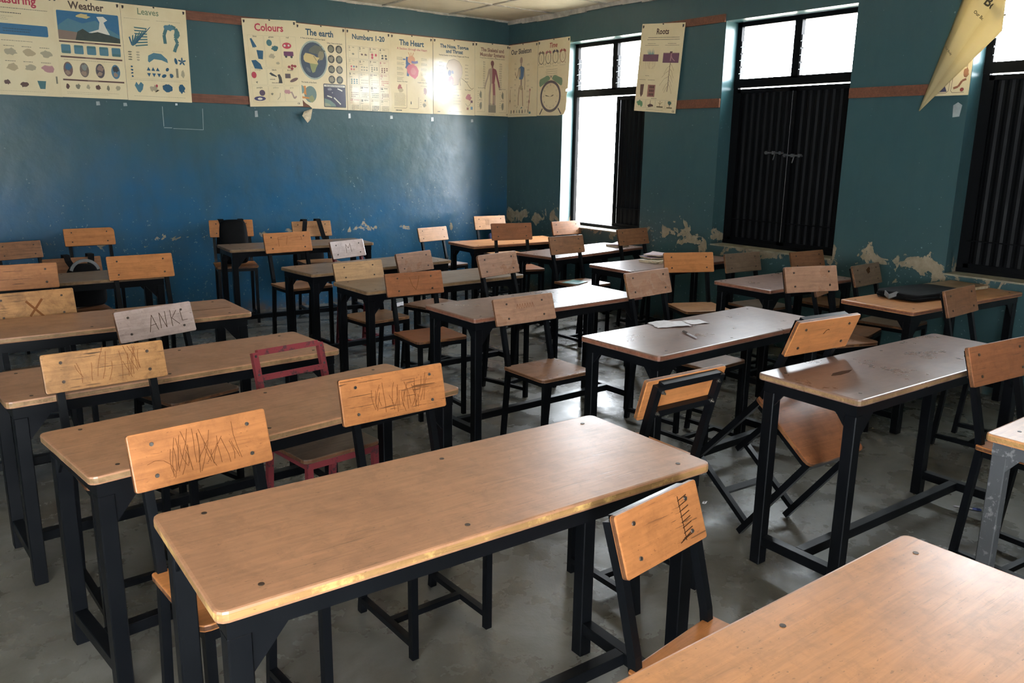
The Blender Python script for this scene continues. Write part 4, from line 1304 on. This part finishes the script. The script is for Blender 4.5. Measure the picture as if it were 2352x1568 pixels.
# The earth
W = 0.50; a = Art(W, PH)
a.ell(.165, .44, .142, .175, (.32, .36, .30), 28); a.ell(.165, .44, .128, .160, (.045, .065, .095), 28)
a.blob(.20, .53, .07, .045, (.10, .11, .09), 2); a.blob(.24, .48, .03, .045, (.22, .19, .12), 5); a.ell(.11, .35, .03, .014, (.10, .12, .14), rot=-.8)
a.poly([(.065, .47), (.085, .50), (.13, .495), (.17, .485), (.19, .47), (.225, .465), (.20, .43), (.21, .41), (.19, .375), (.175, .335), (.15, .325), (.135, .36), (.125, .41), (.08, .42), (.065, .44)], SAND)
a.poly([(.125, .41), (.205, .405), (.19, .375), (.175, .335), (.15, .325), (.135, .36)], (.24, .26, .12)); a.line([(.165, .48), (.195, .435)], .004, DARK)
for i in range(2):
    for j in range(4):
        u, v = .345 + i * .082, .555 - j * .093
        a.ell(u, v, .035, .037, (.045, .045, .04)); a.blob(u, v, .024, .026, ((.17, .16, .11), (.23, .2, .14))[(i + j) % 2], i * 4 + j); a.lines(u - .025, v - .05, u + .025, 1, .01, GREYT, i + j, .0025, .1)
a.text('A View of the Earth seen from Space', .165, .625, .0165, DARK, .0004); a.text('Other Views of the Earth', .385, .60, .0155, DARK, .0004)
a.text('The Inside of the Earth', .11, .232, .0165, DARK, .0004)
a.ell(.12, .13, .062, .075, (.13, .19, .17)); a.poly([(.04, .20), (.075, .205), (.08, .12), (.045, .14)], ORNG); a.poly([(.02, .11), (.12, .10), (.12, .085), (.03, .09)], ORNG); a.blob(.13, .09, .03, .03, (.24, .25, .12), 4); a.ell(.03, .17, .03, .04, (.16, .24, .22))
a.rect(.255, .02, .485, .235, DARK, .008); a.rect(.262, .028, .478, .205, (.035, .035, .065)); a.rect(.262, .208, .478, .226, WHITE); a.text('The Layers of the Atmosphere', .37, .2125, .0145, DARK, .0003)
a.poly([(.262, .028), (.262, .10), (.32, .085), (.37, .05), (.38, .028)], (.13, .19, .16)); a.poly([(.262, .028), (.262, .06), (.31, .05), (.33, .028)], (.24, .26, .17))
for (p, q) in (((.29, .125), (.34, .11)), ((.40, .195), (.45, .175)), ((.36, .11), (.43, .05))): a.line([p, q], .011, WHITE)
a.blob(.32, .185, .022, .012, (.2, .2, .22), 3); a.ell(.345, .155, .004, .004, WHITE)
pe = poster('poster titled The earth showing a large globe with Africa', (3.4, 1.992), 'x', W, PH, T_('The earth', NAVY, .078, .66, W, .002, u=.235), a, notch=[(.135, .0), (W, 0), (W, PH), (0, PH), (0, .10), (.03, .085), (.07, .045), (.10, .03)], Wr=0.525)
m = MB()
m.faces([(.05, -.03, -.004), (.135, .0, .001), (.10, -.10, .03), (.065, -.135, .035), (.02, -.07, .02)], [(0, 1, 2, 3, 4)])
fl = m.build('torn_corner', 'paper_cream', pe)
md = fl.modifiers.new('s', 'SOLIDIFY'); md.thickness = 0.0012
# Numbers
W = 0.49; a = Art(W, PH)
nums = [('1', 'one', 'dog'), ('2', 'two', 'fish'), ('3', 'three', 'balloons'), ('4', 'four', 'cars'), ('5', 'five', 'mugs'), ('6', 'six', 'flowers'), ('7', 'seven', 'crayons'), ('8', 'eight', 'bears'), ('9', 'nine', 'snakes'), ('10', 'ten', 'ducks'),
        ('11', 'eleven', 'birds'), ('12', 'twelve', 'eggs'), ('13', 'thirteen', 'beans'), ('14', 'fourteen', 'stars'), ('15', 'fifteen', 'candles'), ('16', 'sixteen', 'butterflies'), ('17', 'seventeen', 'birds'), ('18', 'eighteen', 'planes'), ('19', 'nineteen', 'bears'), ('20', 'twenty', 'birds')]
for k, (d, wd, ob_) in enumerate(nums):
    i, j = k % 4, k // 4
    u, v = .022 + i * .113, .60 - j * .122
    a.frame(u, v - .112, u + .106, v, .0014, (ROSE if k in (2, 7, 11, 15) else GREYT))
    cc = ROSE if k in (7, 11, 16) else (FAINT if k in (4, 9, 12, 18, 19) else DARK)
    a.text(d, u + .006, v - .026, .030, cc, .0012, 0, .9, 'LEFT'); a.text(wd, u + .042, v - .016, .015, cc, .0003, 0, 1, 'LEFT'); a.text(ob_, u + .006, v - .045, .011, cc, .0002, 0, 1, 'LEFT')
    n = k + 1
    colr = [GREYT, MUD, RED, DARK, BLUE, GREYT, GREYT, (.15, .06, .05), TEALC, GREYT, FAINT, RED, MUD, GREYT, (.10, .14, .11), (.16, .08, .07), GREYT, FAINT, NAVY, GREYT][k]
    per = 1 if n < 2 else 2 if n <= 4 else 3 if n <= 9 else 5
    rw = (n + per - 1) // per
    sz = min(.016, .075 / per / 2.2)
    for q in range(n):
        qq, rr = q % per, q // per
        uu, vv = u + .018 + (qq + .4) * .082 / per, v - .062 - (rr + .2) * .052 / max(rw, 1)
        c2 = [RED, BLUE, MUD, RED, (.3, .06, .04)][q] if k == 4 else colr
        (a.ell(uu, vv, sz * .75, sz * .85, c2, 9) if k in (2, 4) else a.blob(uu, vv, sz * .8, sz * .6, c2, q + k, 7))
poster('poster titled Numbers 1-20 with a grid of counting pictures', (3.928, 1.992), 'x', W, PH, T_('Numbers 1-20', NAVY, .066, .665, W, .0018, sx=.92, u=.245), a, Wr=0.508)
# The Heart
W = 0.495; a = Art(W, PH)
a.text('A Section through the Heart', .25, .612, .031, ROSE, .0007, 0, .98)
a.line([(.19, .545), (.185, .47), (.20, .42), (.195, .36)], .026, (.045, .09, .20)); a.poly([(.165, .44), (.20, .52), (.235, .47), (.20, .42)], (.05, .10, .22))
a.line([(.235, .55), (.245, .50), (.27, .47)], .034, (.52, .24, .12)); a.blob(.24, .52, .045, .04, (.50, .24, .13), 3, 14, .12)
for d in (-.03, 0, .03): a.line([(.235 + d * .4, .55), (.235 + d, .59)], .008, (.50, .26, .13))
a.poly([(.18, .44), (.21, .475), (.255, .48), (.30, .46), (.325, .42), (.315, .37), (.28, .335), (.235, .36), (.195, .39)], (.45, .11, .14)); a.blob(.26, .41, .03, .035, (.52, .19, .2), 6, 12, .2)
a.line([(.24, .50), (.28, .495), (.315, .505)], .024, (.16, .15, .28)); a.line([(.14, .52), (.17, .52)], .014, (.10, .14, .26))
for j in range(5): a.lines(.07, .535 - .048 * j, .155, 4, .008, GREYT, j, .003); a.lines(.355, .54 - .05 * j, .43, 3, .008, GREYT, j + 7, .003)
a.text('Arteries of the Heart', .13, .30, .015, DARK, .0003, 0, .95); a.text('Outside of the Heart', .37, .30, .015, DARK, .0003, 0, .95)
a.blob(.10, .245, .022, .032, (.32, .09, .08), 2); a.blob(.11, .215, .028, .022, BONE, 5); a.blob(.40, .225, .024, .034, (.26, .13, .11), 8); a.lines(.345, .27, .43, 1, .01, DARK, 4, .003)
a.lines(.035, .185, .165, 11, .0115, GREYT, 22, .0035, .1)
a.line([(.03, .045), (.17, .045), (.18, .055), (.18, .28)], .003, DARK); a.line([(.21, .045), (.31, .045), (.32, .055), (.32, .16)], .003, DARK); a.blob(.23, .10, .005, .018, DARK, 2)
for j in range(4): a.lines(.335, .13 - .022 * j, .36, 1, .01, GREYT, j, .003)
a.blob(.39, .085, .02, .02, GREYT, 9); a.blob(.40, .13, .01, .01, DARK, 9); a.lines(.05, .018, .12, 1, .01, DARK, 4, .01, .1)
poster('poster titled The Heart with a red and blue heart section', (4.438, 1.99), 'x', W, PH, T_('The Heart', NAVY, .075, .655, W, .002, u=.245), a, Wr=0.518)
# Nose tongue throat
W = 0.505; a = Art(W, PH)
a.text('Vertical Section of the Nose, Tongue, and Throat', .25, .588, .0195, DARK, .0004, 0, .93)
hd = [(.16, .50), (.19, .545), (.25, .56), (.31, .54), (.345, .49), (.35, .43), (.335, .38), (.31, .36), (.30, .31), (.24, .30), (.22, .325), (.18, .335), (.17, .37), (.155, .40), (.165, .43), (.155, .46)]
a.poly([((p - .25) * 1.03 + .25, (q - .43) * 1.03 + .43) for p, q in hd], GREYT); a.poly(hd, (.50, .38, .25))
a.ell(.195, .42, .02, .03, (.06, .07, .16)); a.ell(.23, .43, .012, .018, (.10, .11, .2), rot=.5); a.blob(.21, .36, .035, .032, (.45, .16, .16), 4); a.blob(.225, .33, .02, .03, (.5, .28, .24), 6)
a.line([(.325, .38), (.32, .34), (.33, .30)], .012, BONE); a.line([(.165, .475), (.17, .455)], .006, DARK)
for j in range(6): a.lines(.07, .52 - .036 * j, .13, 1, .01, DARK, j, .004); a.lines(.385, .51 - .034 * j, .43, 1, .01, DARK, j + 4, .004)
a.line([(.34, .375), (.40, .34), (.44, .29), (.47, .27), (.49, .285)], .004, (.06, .05, .04))
a.text('The Tongue', .42, .255, .016, DARK, .0003); a.blob(.43, .185, .032, .035, (.42, .17, .18), 2); a.line([(.39, .12), (.42, .09), (.45, .115), (.465, .16)], .004, GREYT)
a.rect(.455, .13, .48, .155, (.12, .06, .08)); a.rect(.405, .055, .43, .08, (.25, .12, .08)); a.rect(.455, .06, .48, .09, (.10, .2, .3)); a.ell(.3, .20, .006, .006, DARK)
for j in range(6): a.lines(.24, .26 - .03 * j, .34, 1, .01, GREYT, j + 14, .003)
a.lines(.19, .03, .36, 1, .01, DARK, 2, .003, .1); a.lines(.05, .02, .08, 1, .01, DARK, 4, .01, .1)
poster('poster titled The Nose, Tongue and Throat with a head in profile', (4.96, 1.992), 'x', W, PH, T_(['The Nose, Tongue', 'and Throat'], NAVY, .050, .668, W, .0016, u=.255), a, Wr=0.548)
# Skeletal and muscular
W = 0.465; a = Art(W, PH)
a.text('Frontal View of the Skeletal and Muscular Systems', .235, .595, .0178, GREYT, .0003, 0, .93)
BL_, BR_ = (.40, .30, .22), (.24, .07, .09)
a.ell(.235, .55, .022, .03, (.20, .08, .08)); a.rect(.225, .505, .247, .53, (.2, .08, .08))
a.poly([(.185, .49), (.235, .505), (.235, .34), (.205, .34), (.20, .40)], BL_); a.poly([(.235, .505), (.285, .49), (.275, .40), (.265, .34), (.235, .34)], BR_)
a.line([(.19, .48), (.175, .41), (.15, .35), (.135, .30)], .018, BL_); a.line([(.28, .48), (.30, .41), (.32, .35), (.335, .30)], .022, BR_)
a.line([(.215, .34), (.20, .22), (.20, .11)], .024, BL_); a.line([(.255, .34), (.262, .22), (.262, .11)], .034, (.28, .10, .11)); a.line([(.262, .22), (.265, .11)], .025, BL_); a.ell(.335, .29, .012, .015, BONE); a.ell(.135, .29, .01, .014, BONE)
for j in range(12): a.lines(.11, .56 - .024 * j, .14, 2, .009, GREYT, j, .004, .2); a.lines(.33, .55 - .024 * j, .37, 2, .009, GREYT, j + 30, .004, .2)
for (u0, v0) in ((.03, .04), (.33, .04)):
    a.line([(u0, v0), (u0 + .10, v0), (u0 + .105, v0 + .005), (u0 + .105, v0 + .24)], .002, GREYT)
    a.text('Bone Structure' if u0 < .1 else 'Muscle Structure', u0 + .05, v0 + .245, .012, DARK, .0002); a.blob(u0 + .05, v0 + .18, .014, .04, GREYT, 3, 10, .3); a.text('Muscles', u0 + .05, v0 + .12, .012, DARK, .0002); a.blob(u0 + .05, v0 + .06, .014, .04, GREYT, 5, 10, .3)
    for j in range(8): a.lines(u0 + .008, v0 + .21 - .023 * j, u0 + .03, 1, .01, GREYT, j, .003)
a.rect(.185, .035, .285, .115, (.24, .21, .15)); a.text('Moving Parts', .235, .122, .012, DARK, .0002); a.text('CE', .44, .014, .018, DARK, .0005); a.lines(.18, .015, .30, 1, .01, GREYT, 2, .003)
poster('faded poster titled The Skeletal and Muscular Systems beside the room corner', (5.512, 1.996), 'x', W, PH, T_(['The Skeletal and', 'Muscular Systems'], (.27, .15, .12), .052, .668, W, .0015, u=.235), a, Wr=0.482)
# Our Skeleton (right wall; u runs from the corner towards the window)
W = 0.51; a = Art(W, PH)
a.ell(.23, .585, .024, .035, (.36, .25, .19)); a.rect(.222, .52, .236, .55, (.2, .12, .1))
a.poly([(.19, .51), (.23, .53), (.28, .51), (.275, .42), (.255, .39), (.20, .39), (.19, .42)], (.07, .14, .24)); a.ell(.205, .46, .014, .05, BONE); a.rect(.225, .32, .24, .39, (.12, .06, .07))
a.line([(.19, .51), (.17, .44), (.15, .405), (.135, .44), (.125, .47)], .007, (.16, .10, .07)); a.line([(.28, .51), (.295, .42), (.30, .36), (.295, .28)], .008, (.16, .12, .09))
a.poly([(.20, .33), (.26, .32), (.255, .285), (.235, .275), (.21, .29)], BONE)
a.line([(.20, .31), (.185, .21), (.185, .12)], .011, (.22, .13, .09)); a.line([(.255, .30), (.26, .20), (.265, .11)], .011, (.22, .13, .09)); a.poly([(.15, .09), (.18, .115), (.17, .10)], DARK); a.poly([(.22, .085), (.25, .105), (.26, .09)], TEALC)
a.line([(.04, .29), (.035, .14)], .005, (.12, .07, .05)); a.ell(.037, .17, .008, .015, (.13, .08, .06)); a.line([(.39, .28), (.375, .16), (.36, .05)], .009, (.26, .11, .09)); a.ell(.388, .275, .012, .014, (.3, .12, .1)); a.ell(.375, .155, .012, .02, (.25, .1, .09)); a.blob(.39, .04, .02, .012, TEALC, 4)
for j in range(9): a.lines(.11, .56 - .055 * j, .15, 2, .01, GREYT, j, .003); a.lines(.33, .54 - .055 * j, .38, 2, .01, GREYT, j + 30, .003)
a.text('An Arm', .06, .31, .012, DARK, .0002); a.text('A Leg', .42, .295, .012, DARK, .0002)
for i in range(7): a.blob(.06 + .05 * i, .055, .01, .02, (GREYT, MUD, FAINT)[i % 3], i)
a.lines(.03, .02, .4, 1, .01, GREYT, 3, .003)
poster('poster titled Our Skeleton in the room corner on the window wall', (8.0, 1.99), 'y', W, PH, T_('Our Skeleton', (.07, .055, .06), .072, .655, W, .0018, u=.225), a, Wr=0.54)
# Time
W = 0.50; a = Art(W, PH); notch = [(0, 0), (.34, -.005), (.43, .005), (.46, .05), (.47, .13), (.468, .19), (.478, .225), (.45, .23), (.452, .25), (.485, .262), (.49, .35), (.497, .47), (.50, .60), (W, PH), (0, PH)]
for i in range(4):
    u = .055 + i * .113
    cc = (DARK, (.05, .04, .04), (.12, .10, .08), (.25, .13, .08))[i]
    a.oval(u, .575, .046, .06, .007, cc); a.line([(u - .035, .525), (u - .045, .505)], .005, cc); a.line([(u + .035, .525), (u + .045, .505)], .005, cc)
    hc = ((.20, .13, .09), ROSE, (.07, .05, .07), (.30, .07, .06))[i]
    a.poly([(u - .048, .61), (u - .045, .635), (u - .012, .65), (u - .005, .635)], hc); a.poly([(u + .048, .61), (u + .045, .635), (u + .012, .65), (u + .005, .635)], hc)
    a.line([(u, .60), (u, .575), (u + .004 * i, .55)], .003, cc); a.lines(u - .04, .49, u + .045, 1, .01, GREYT, i, .003, .1)
for j in range(4): a.lines(.14 - .01 * (j % 2), .455 - .02 * j, .32, 1, .01, GREYT, 40 + j, .004, .05)
GR = (.115, .19, .11)
a.poly([(.03, .335), (.04, .365), (.16, .40), (.20, .385), (.205, .36), (.05, .29), (.035, .30)], GR); a.poly([(.40, .335), (.39, .365), (.28, .40), (.24, .385), (.235, .36), (.38, .29), (.395, .30)], GR)
a.ell(.22, .385, .009, .009, DARK); a.line([(.22, .385), (.22, .34)], .002, GREYT)
a.oval(.215, .19, .165, .16, .026, (.055, .038, .052), 32)
a.line([(.09, .07), (.045, .01)], .014, (.05, .035, .05)); a.line([(.34, .07), (.39, .01)], .014, (.05, .035, .05))
for h in range(12):
    t = PI / 2 - (h + 1) * PI / 6
    a.text(str(h + 1), .213 + .108 * math.cos(t), .183 + .112 * math.sin(t), .024, GREYT, .0003, 0, 1.0)
    a.line([(.213 + .128 * math.cos(t), .19 + .13 * math.sin(t)), (.213 + .137 * math.cos(t), .19 + .139 * math.sin(t))], .002, GREYT)
a.poly([(.213, .185), (.15, .205), (.125, .205), (.145, .195)], (.04, .035, .02)); a.poly([(.213, .185), (.25, .205), (.27, .205), (.255, .193)], (.04, .035, .02)); a.line([(.213, .185), (.26, .235)], .0015, GREYT)
for v in (.27, .18, .165, .15): a.lines(.385, v, .45, 1, .01, SAND, int(v * 99), .003, .1)
poster('poster titled Time in red with a large alarm clock, its right edge torn', (7.458, 1.995), 'y', W, PH, T_('Time', (.33, .06, .05), .068, .672, W, .0014, u=.24, shear=.25), a, notch=notch, lean=0.0, Wr=0.535)
# Roots
W = 0.505; a = Art(W, PH)
a.lines(.09, .635, .46, 1, .012, DARK, 1, .004, .02); a.lines(.08, .618, .47, 1, .012, DARK, 2, .004, .02)
for u in (.06, .30): a.lines(u + .03, .585, u + .13, 1, .01, DARK, 3, .003, .1); a.lines(u, .57, u + .17, 1, .01, DARK, 4, .003, .1)
for k in range(7): a.poly([(.11 + .010 * k, .49), (.10 + .014 * k - .008, .535 + .008 * (k % 3)), (.12 + .010 * k, .49)], (.06, .20, .22))
a.rect(.05, .435, .235, .495, (.13, .06, .09)); a.rect(.29, .425, .475, .505, (.14, .06, .10))
for k in range(12): a.poly([(.29 + .0154 * k, .503), (.297 + .0154 * k, .512), (.305 + .0154 * k, .503)], (.13, .06, .09))
rr = random.Random(5)
for k in range(7): u = .085 + .02 * k; a.line([(u, .435), (u + rr.uniform(-.02, .02), .40), (u + rr.uniform(-.03, .03), .37)], .0018, (.33, .22, .15))
a.line([(.385, .51), (.383, .43), (.38, .33), (.382, .25), (.378, .18)], .006, (.12, .07, .06)); a.rect(.365, .50, .395, .52, (.10, .05, .06)); a.line([(.38, .49), (.40, .46), (.43, .44)], .008, (.34, .17, .20)); a.line([(.385, .505), (.38, .44)], .011, (.34, .17, .20))
for k, (v, d) in enumerate(((.42, .05), (.40, -.06), (.375, .055), (.36, -.08), (.33, .05), (.31, -.10), (.285, .045), (.26, -.055), (.245, .05), (.23, -.04))): a.line([(.381, v), (.381 + d * .5, v - .02), (.381 + d, v - .06 - .01 * (k % 3))], .0022, (.18, .11, .08))
a.lines(.10, .31, .15, 1, .01, DARK, 3, .003); a.lines(.03, .275, .115, 1, .01, DARK, 4, .003); a.lines(.135, .275, .24, 1, .01, DARK, 5, .003)
a.poly([(.05, .235), (.095, .238), (.09, .15), (.07, .125), (.055, .15)], (.11, .06, .055)); a.rect(.145, .13, .235, .235, (.28, .12, .10))
for i in range(3):
    for j in range(3): a.rect(.165 + .02 * j, .14 + .032 * i, .18 + .02 * j, .162 + .032 * i, (.09, .04, .04))
a.lines(.20, .115, .27, 1, .01, DARK, 6, .004, .05)
for i in range(4):
    u = .022 + .118 * i
    a.frame(u, .035, u + .112, .10 + .005, .0012, GREYT)
a.blob(.06, .075, .028, .022, GREEN, 3, 12, .4); a.blob(.085, .065, .018, .024, GREEN, 4); a.blob(.195, .055, .04, .014, MUD, 7, 12, .4); a.line([(.195, .06), (.195, .10)], .005, MUD); a.rect(.275, .042, .35, .052, (.08, .06, .03)); a.line([(.31, .05), (.312, .10)], .005, (.2, .13, .07)); a.line([(.29, .085), (.312, .07), (.34, .09)], .004, (.2, .16, .08)); a.rect(.395, .04, .46, .048, (.08, .06, .03)); a.blob(.425, .085, .025, .018, (.06, .13, .11), 8, 12, .3); a.line([(.425, .045), (.43, .08)], .005, MUD)
a.text('CE', .475, .008, .022, DARK, .0006); a.lines(.15, .018, .40, 1, .01, GREYT, 5, .003)
poster('poster titled Roots with root drawings, hanging between the first and second window', (5.935, 2.012), 'y', W, PH, T_('Roots', (.09, .045, .04), .068, .665, W, .0016, u=.255), a, tilt=R_(-4.3), Wr=0.54)

# flat poster behind the curled one, then the curled sheet itself
W = 0.50; a = Art(W, PH)
a.poly([(.27, .025), (.36, .025), (.345, .06), (.325, .075), (.30, .06)], (.05, .05, .10)); a.line([(.26, .018), (.355, .018), (.37, .03), (.375, .12)], .003, (.2, .15, .11))
a.line([(.47, .018), (.395, .018), (.385, .03), (.392, .16)], .003, (.2, .15, .11)); a.line([(.40, .045), (.43, .055), (.45, .09), (.475, .10)], .014, (.25, .10, .06)); a.ell(.455, .035, .012, .012, (.25, .05, .05)); a.blob(.47, .14, .016, .03, (.28, .12, .07), 3)
a.rect(.41, .175, .475, .195, (.40, .30, .2)); a.frame(.43, .21, .48, .27, .002, (.2, .15, .11)); a.ell(.47, .235, .010, .012, (.10, .07, .06))
poster('pale poster of body drawings half hidden behind the curled yellow poster', (3.30, 2.035), 'y', W, 0.74, None, a, pins=False, Wr=0.53,
       notch=[(.22, 0), (.5, 0), (.5, .44), (.44, .36), (.34, .20)])

cr = empty('poster', (0, 0, 0))
tag(cr, 'curled yellow poster reading Our Body, folded diagonally beside the third window', 'poster', 'educational wall posters')
def curl_pt(s, t):
    """s 0..1 from the left edge to the right edge, t 0..1 from the lower tip upwards; a loose cone."""
    tip = Vector((CX - 0.055, 3.085, 1.925))
    topl = Vector((CX - 0.05, 2.85, 2.75)); topr = Vector((CX - 0.16, 2.50, 2.75))
    # direction sweeps from the left edge to the right edge
    lowr = Vector((CX - 0.18, 2.54, 2.41))
    path = [topl, topl.lerp(topr, .5) + Vector((-.05, 0, .03)), topr, topr.lerp(lowr, .5) + Vector((-.02, 0, 0)), lowr]
    f = s * (len(path) - 1)
    i = min(int(f), len(path) - 2)
    e = path[i].lerp(path[i + 1], f - i)
    p = tip.lerp(e, t)
    bul = 0.06 * math.sin(PI * s) * t
    return p + Vector((-bul, 0, 0))
m = MB()
NS, NTT = 20, 22
g = {}
for i in range(NS + 1):
    for j in range(NTT + 1):
        g[i, j] = m.bm.verts.new(curl_pt(i / NS, 0.015 + 0.985 * j / NTT))
for i in range(NS):
    for j in range(NTT):
        m.bm.faces.new([g[i, j], g[i + 1, j], g[i + 1, j + 1], g[i, j + 1]])
o = m.build('sheet', M_PAPER_Y, cr, True)
md = o.modifiers.new('s', 'SOLIDIFY'); md.thickness = 0.0012; md.offset = -1
def curl_text(txt, s0, t0, size, rot, c, bold):
    a = Art(1, 1); a.text(txt, 0, 0, size, c, bold)
    pts, fs, c, k = a.items[0]
    m = MB()
    O = curl_pt(s0, t0)
    du = (curl_pt(s0 + .02, t0) - O).normalized(); dv = (curl_pt(s0, t0 + .02) - O).normalized()
    nrm = du.cross(dv).normalized()
    if nrm.x > 0: nrm = -nrm
    eu = (Vector((0, -1, 0)) - nrm * Vector((0, -1, 0)).dot(nrm)).normalized(); ev = nrm.cross(eu)
    if ev.z < 0: ev = -ev
    R = math.cos(rot), math.sin(rot)
    v = [m.bm.verts.new(O + nrm * 0.006 + eu * (p[0] * R[0] - p[1] * R[1]) + ev * (p[0] * R[1] + p[1] * R[0])) for p in pts]
    for f in fs:
        try: m.bm.faces.new([v[i] for i in f])
        except ValueError: pass
    m.build('lettering', ink(c), cr)
curl_text('Our Body', 0.40, 0.795, 0.085, R_(-42), (.06, .05, .03), .002)
curl_text('Our Body', 0.46, 0.70, 0.028, R_(-42), (.06, .05, .03), .0006)
curl_text('Our Body', 0.25, 0.46, 0.020, R_(-46), (.12, .10, .06), .0004)

# scraps of sticky tape under the posters
for i, (nm, xx, zz, w_, h_, mt) in enumerate((
    ('pale tape scrap under the Weather poster', 1.582, 1.977, .03, .035, 'tape'), ('dull tape scrap under the seam of the Weather and Leaves posters', 1.8, 1.974, .03, .03, 'tape'),
    ('bright shiny tape bit under the Leaves poster', 2.234, 1.988, .02, .02, 'tape_bright'), ('long hanging strip of tape under the Colours poster', 2.972, 1.951, .03, .06, 'tape'),
    ('whitish tape scrap under the Numbers poster at its left corner', 3.955, 1.961, .026, .05, 'tape_bright'), ('white tape square under the seam of the Numbers and Heart posters', 4.447, 1.956, .032, .035, 'tape_bright'),
    ('bright white tape square under the seam of the Heart and Nose posters', 4.959, 1.956, .032, .045, 'tape_bright'), ('greyish tape square under the seam of the last two back wall posters', 5.492, 1.951, .03, .035, 'tape'))):
    m = MB(); m.prism([(-w_ / 2, 0), (w_ / 2, .003), (w_ / 2 * .8, h_), (-w_ / 2, h_ * .95)], 0, 0.002)
    o = m.build('tape_scrap', mt)
    o.matrix_world = Matrix(((1, 0, 0, xx), (0, 0, -1, CY - 0.001), (0, 1, 0, zz - h_), (0, 0, 0, 1)))
    tag(o, nm, 'tape', 'scraps of tape under the posters')
m = MB(); m.prism([(-.025, -.05), (.02, -.045), (.03, .03), (.0, .05), (-.03, .03)], 0, 0.002)
o = m.build('tape_scrap', 'tape'); o.matrix_world = Matrix(((0, 0, -1, CX - 0.001), (-1, 0, 0, 2.84), (0, 1, 0, 1.94), (0, 0, 0, 1)))
tag(o, 'large pale tape patch on the wall beside the third window below the curled poster', 'tape', 'scraps of tape under the posters')

# faint rectangle scratched into the paint of the back wall
m = MB()
def sc(x0, z0, x1, z1, w):
    m.bar((x0, CY - 0.0004, z0), (x1, CY - 0.0004, z1), w, 0.001, (0, 1, 0))
sc(2.11, 1.955, 2.11, 1.78, .005); sc(2.11, 1.77, 2.18, 1.77, .006); sc(2.19, 1.765, 2.46, 1.76, .004); sc(2.46, 1.76, 2.465, 1.95, .004)
wb = [o for o in COL.objects if o.name == 'wall_back'][0]
m.build('scratched_outline', 'tape', wb)
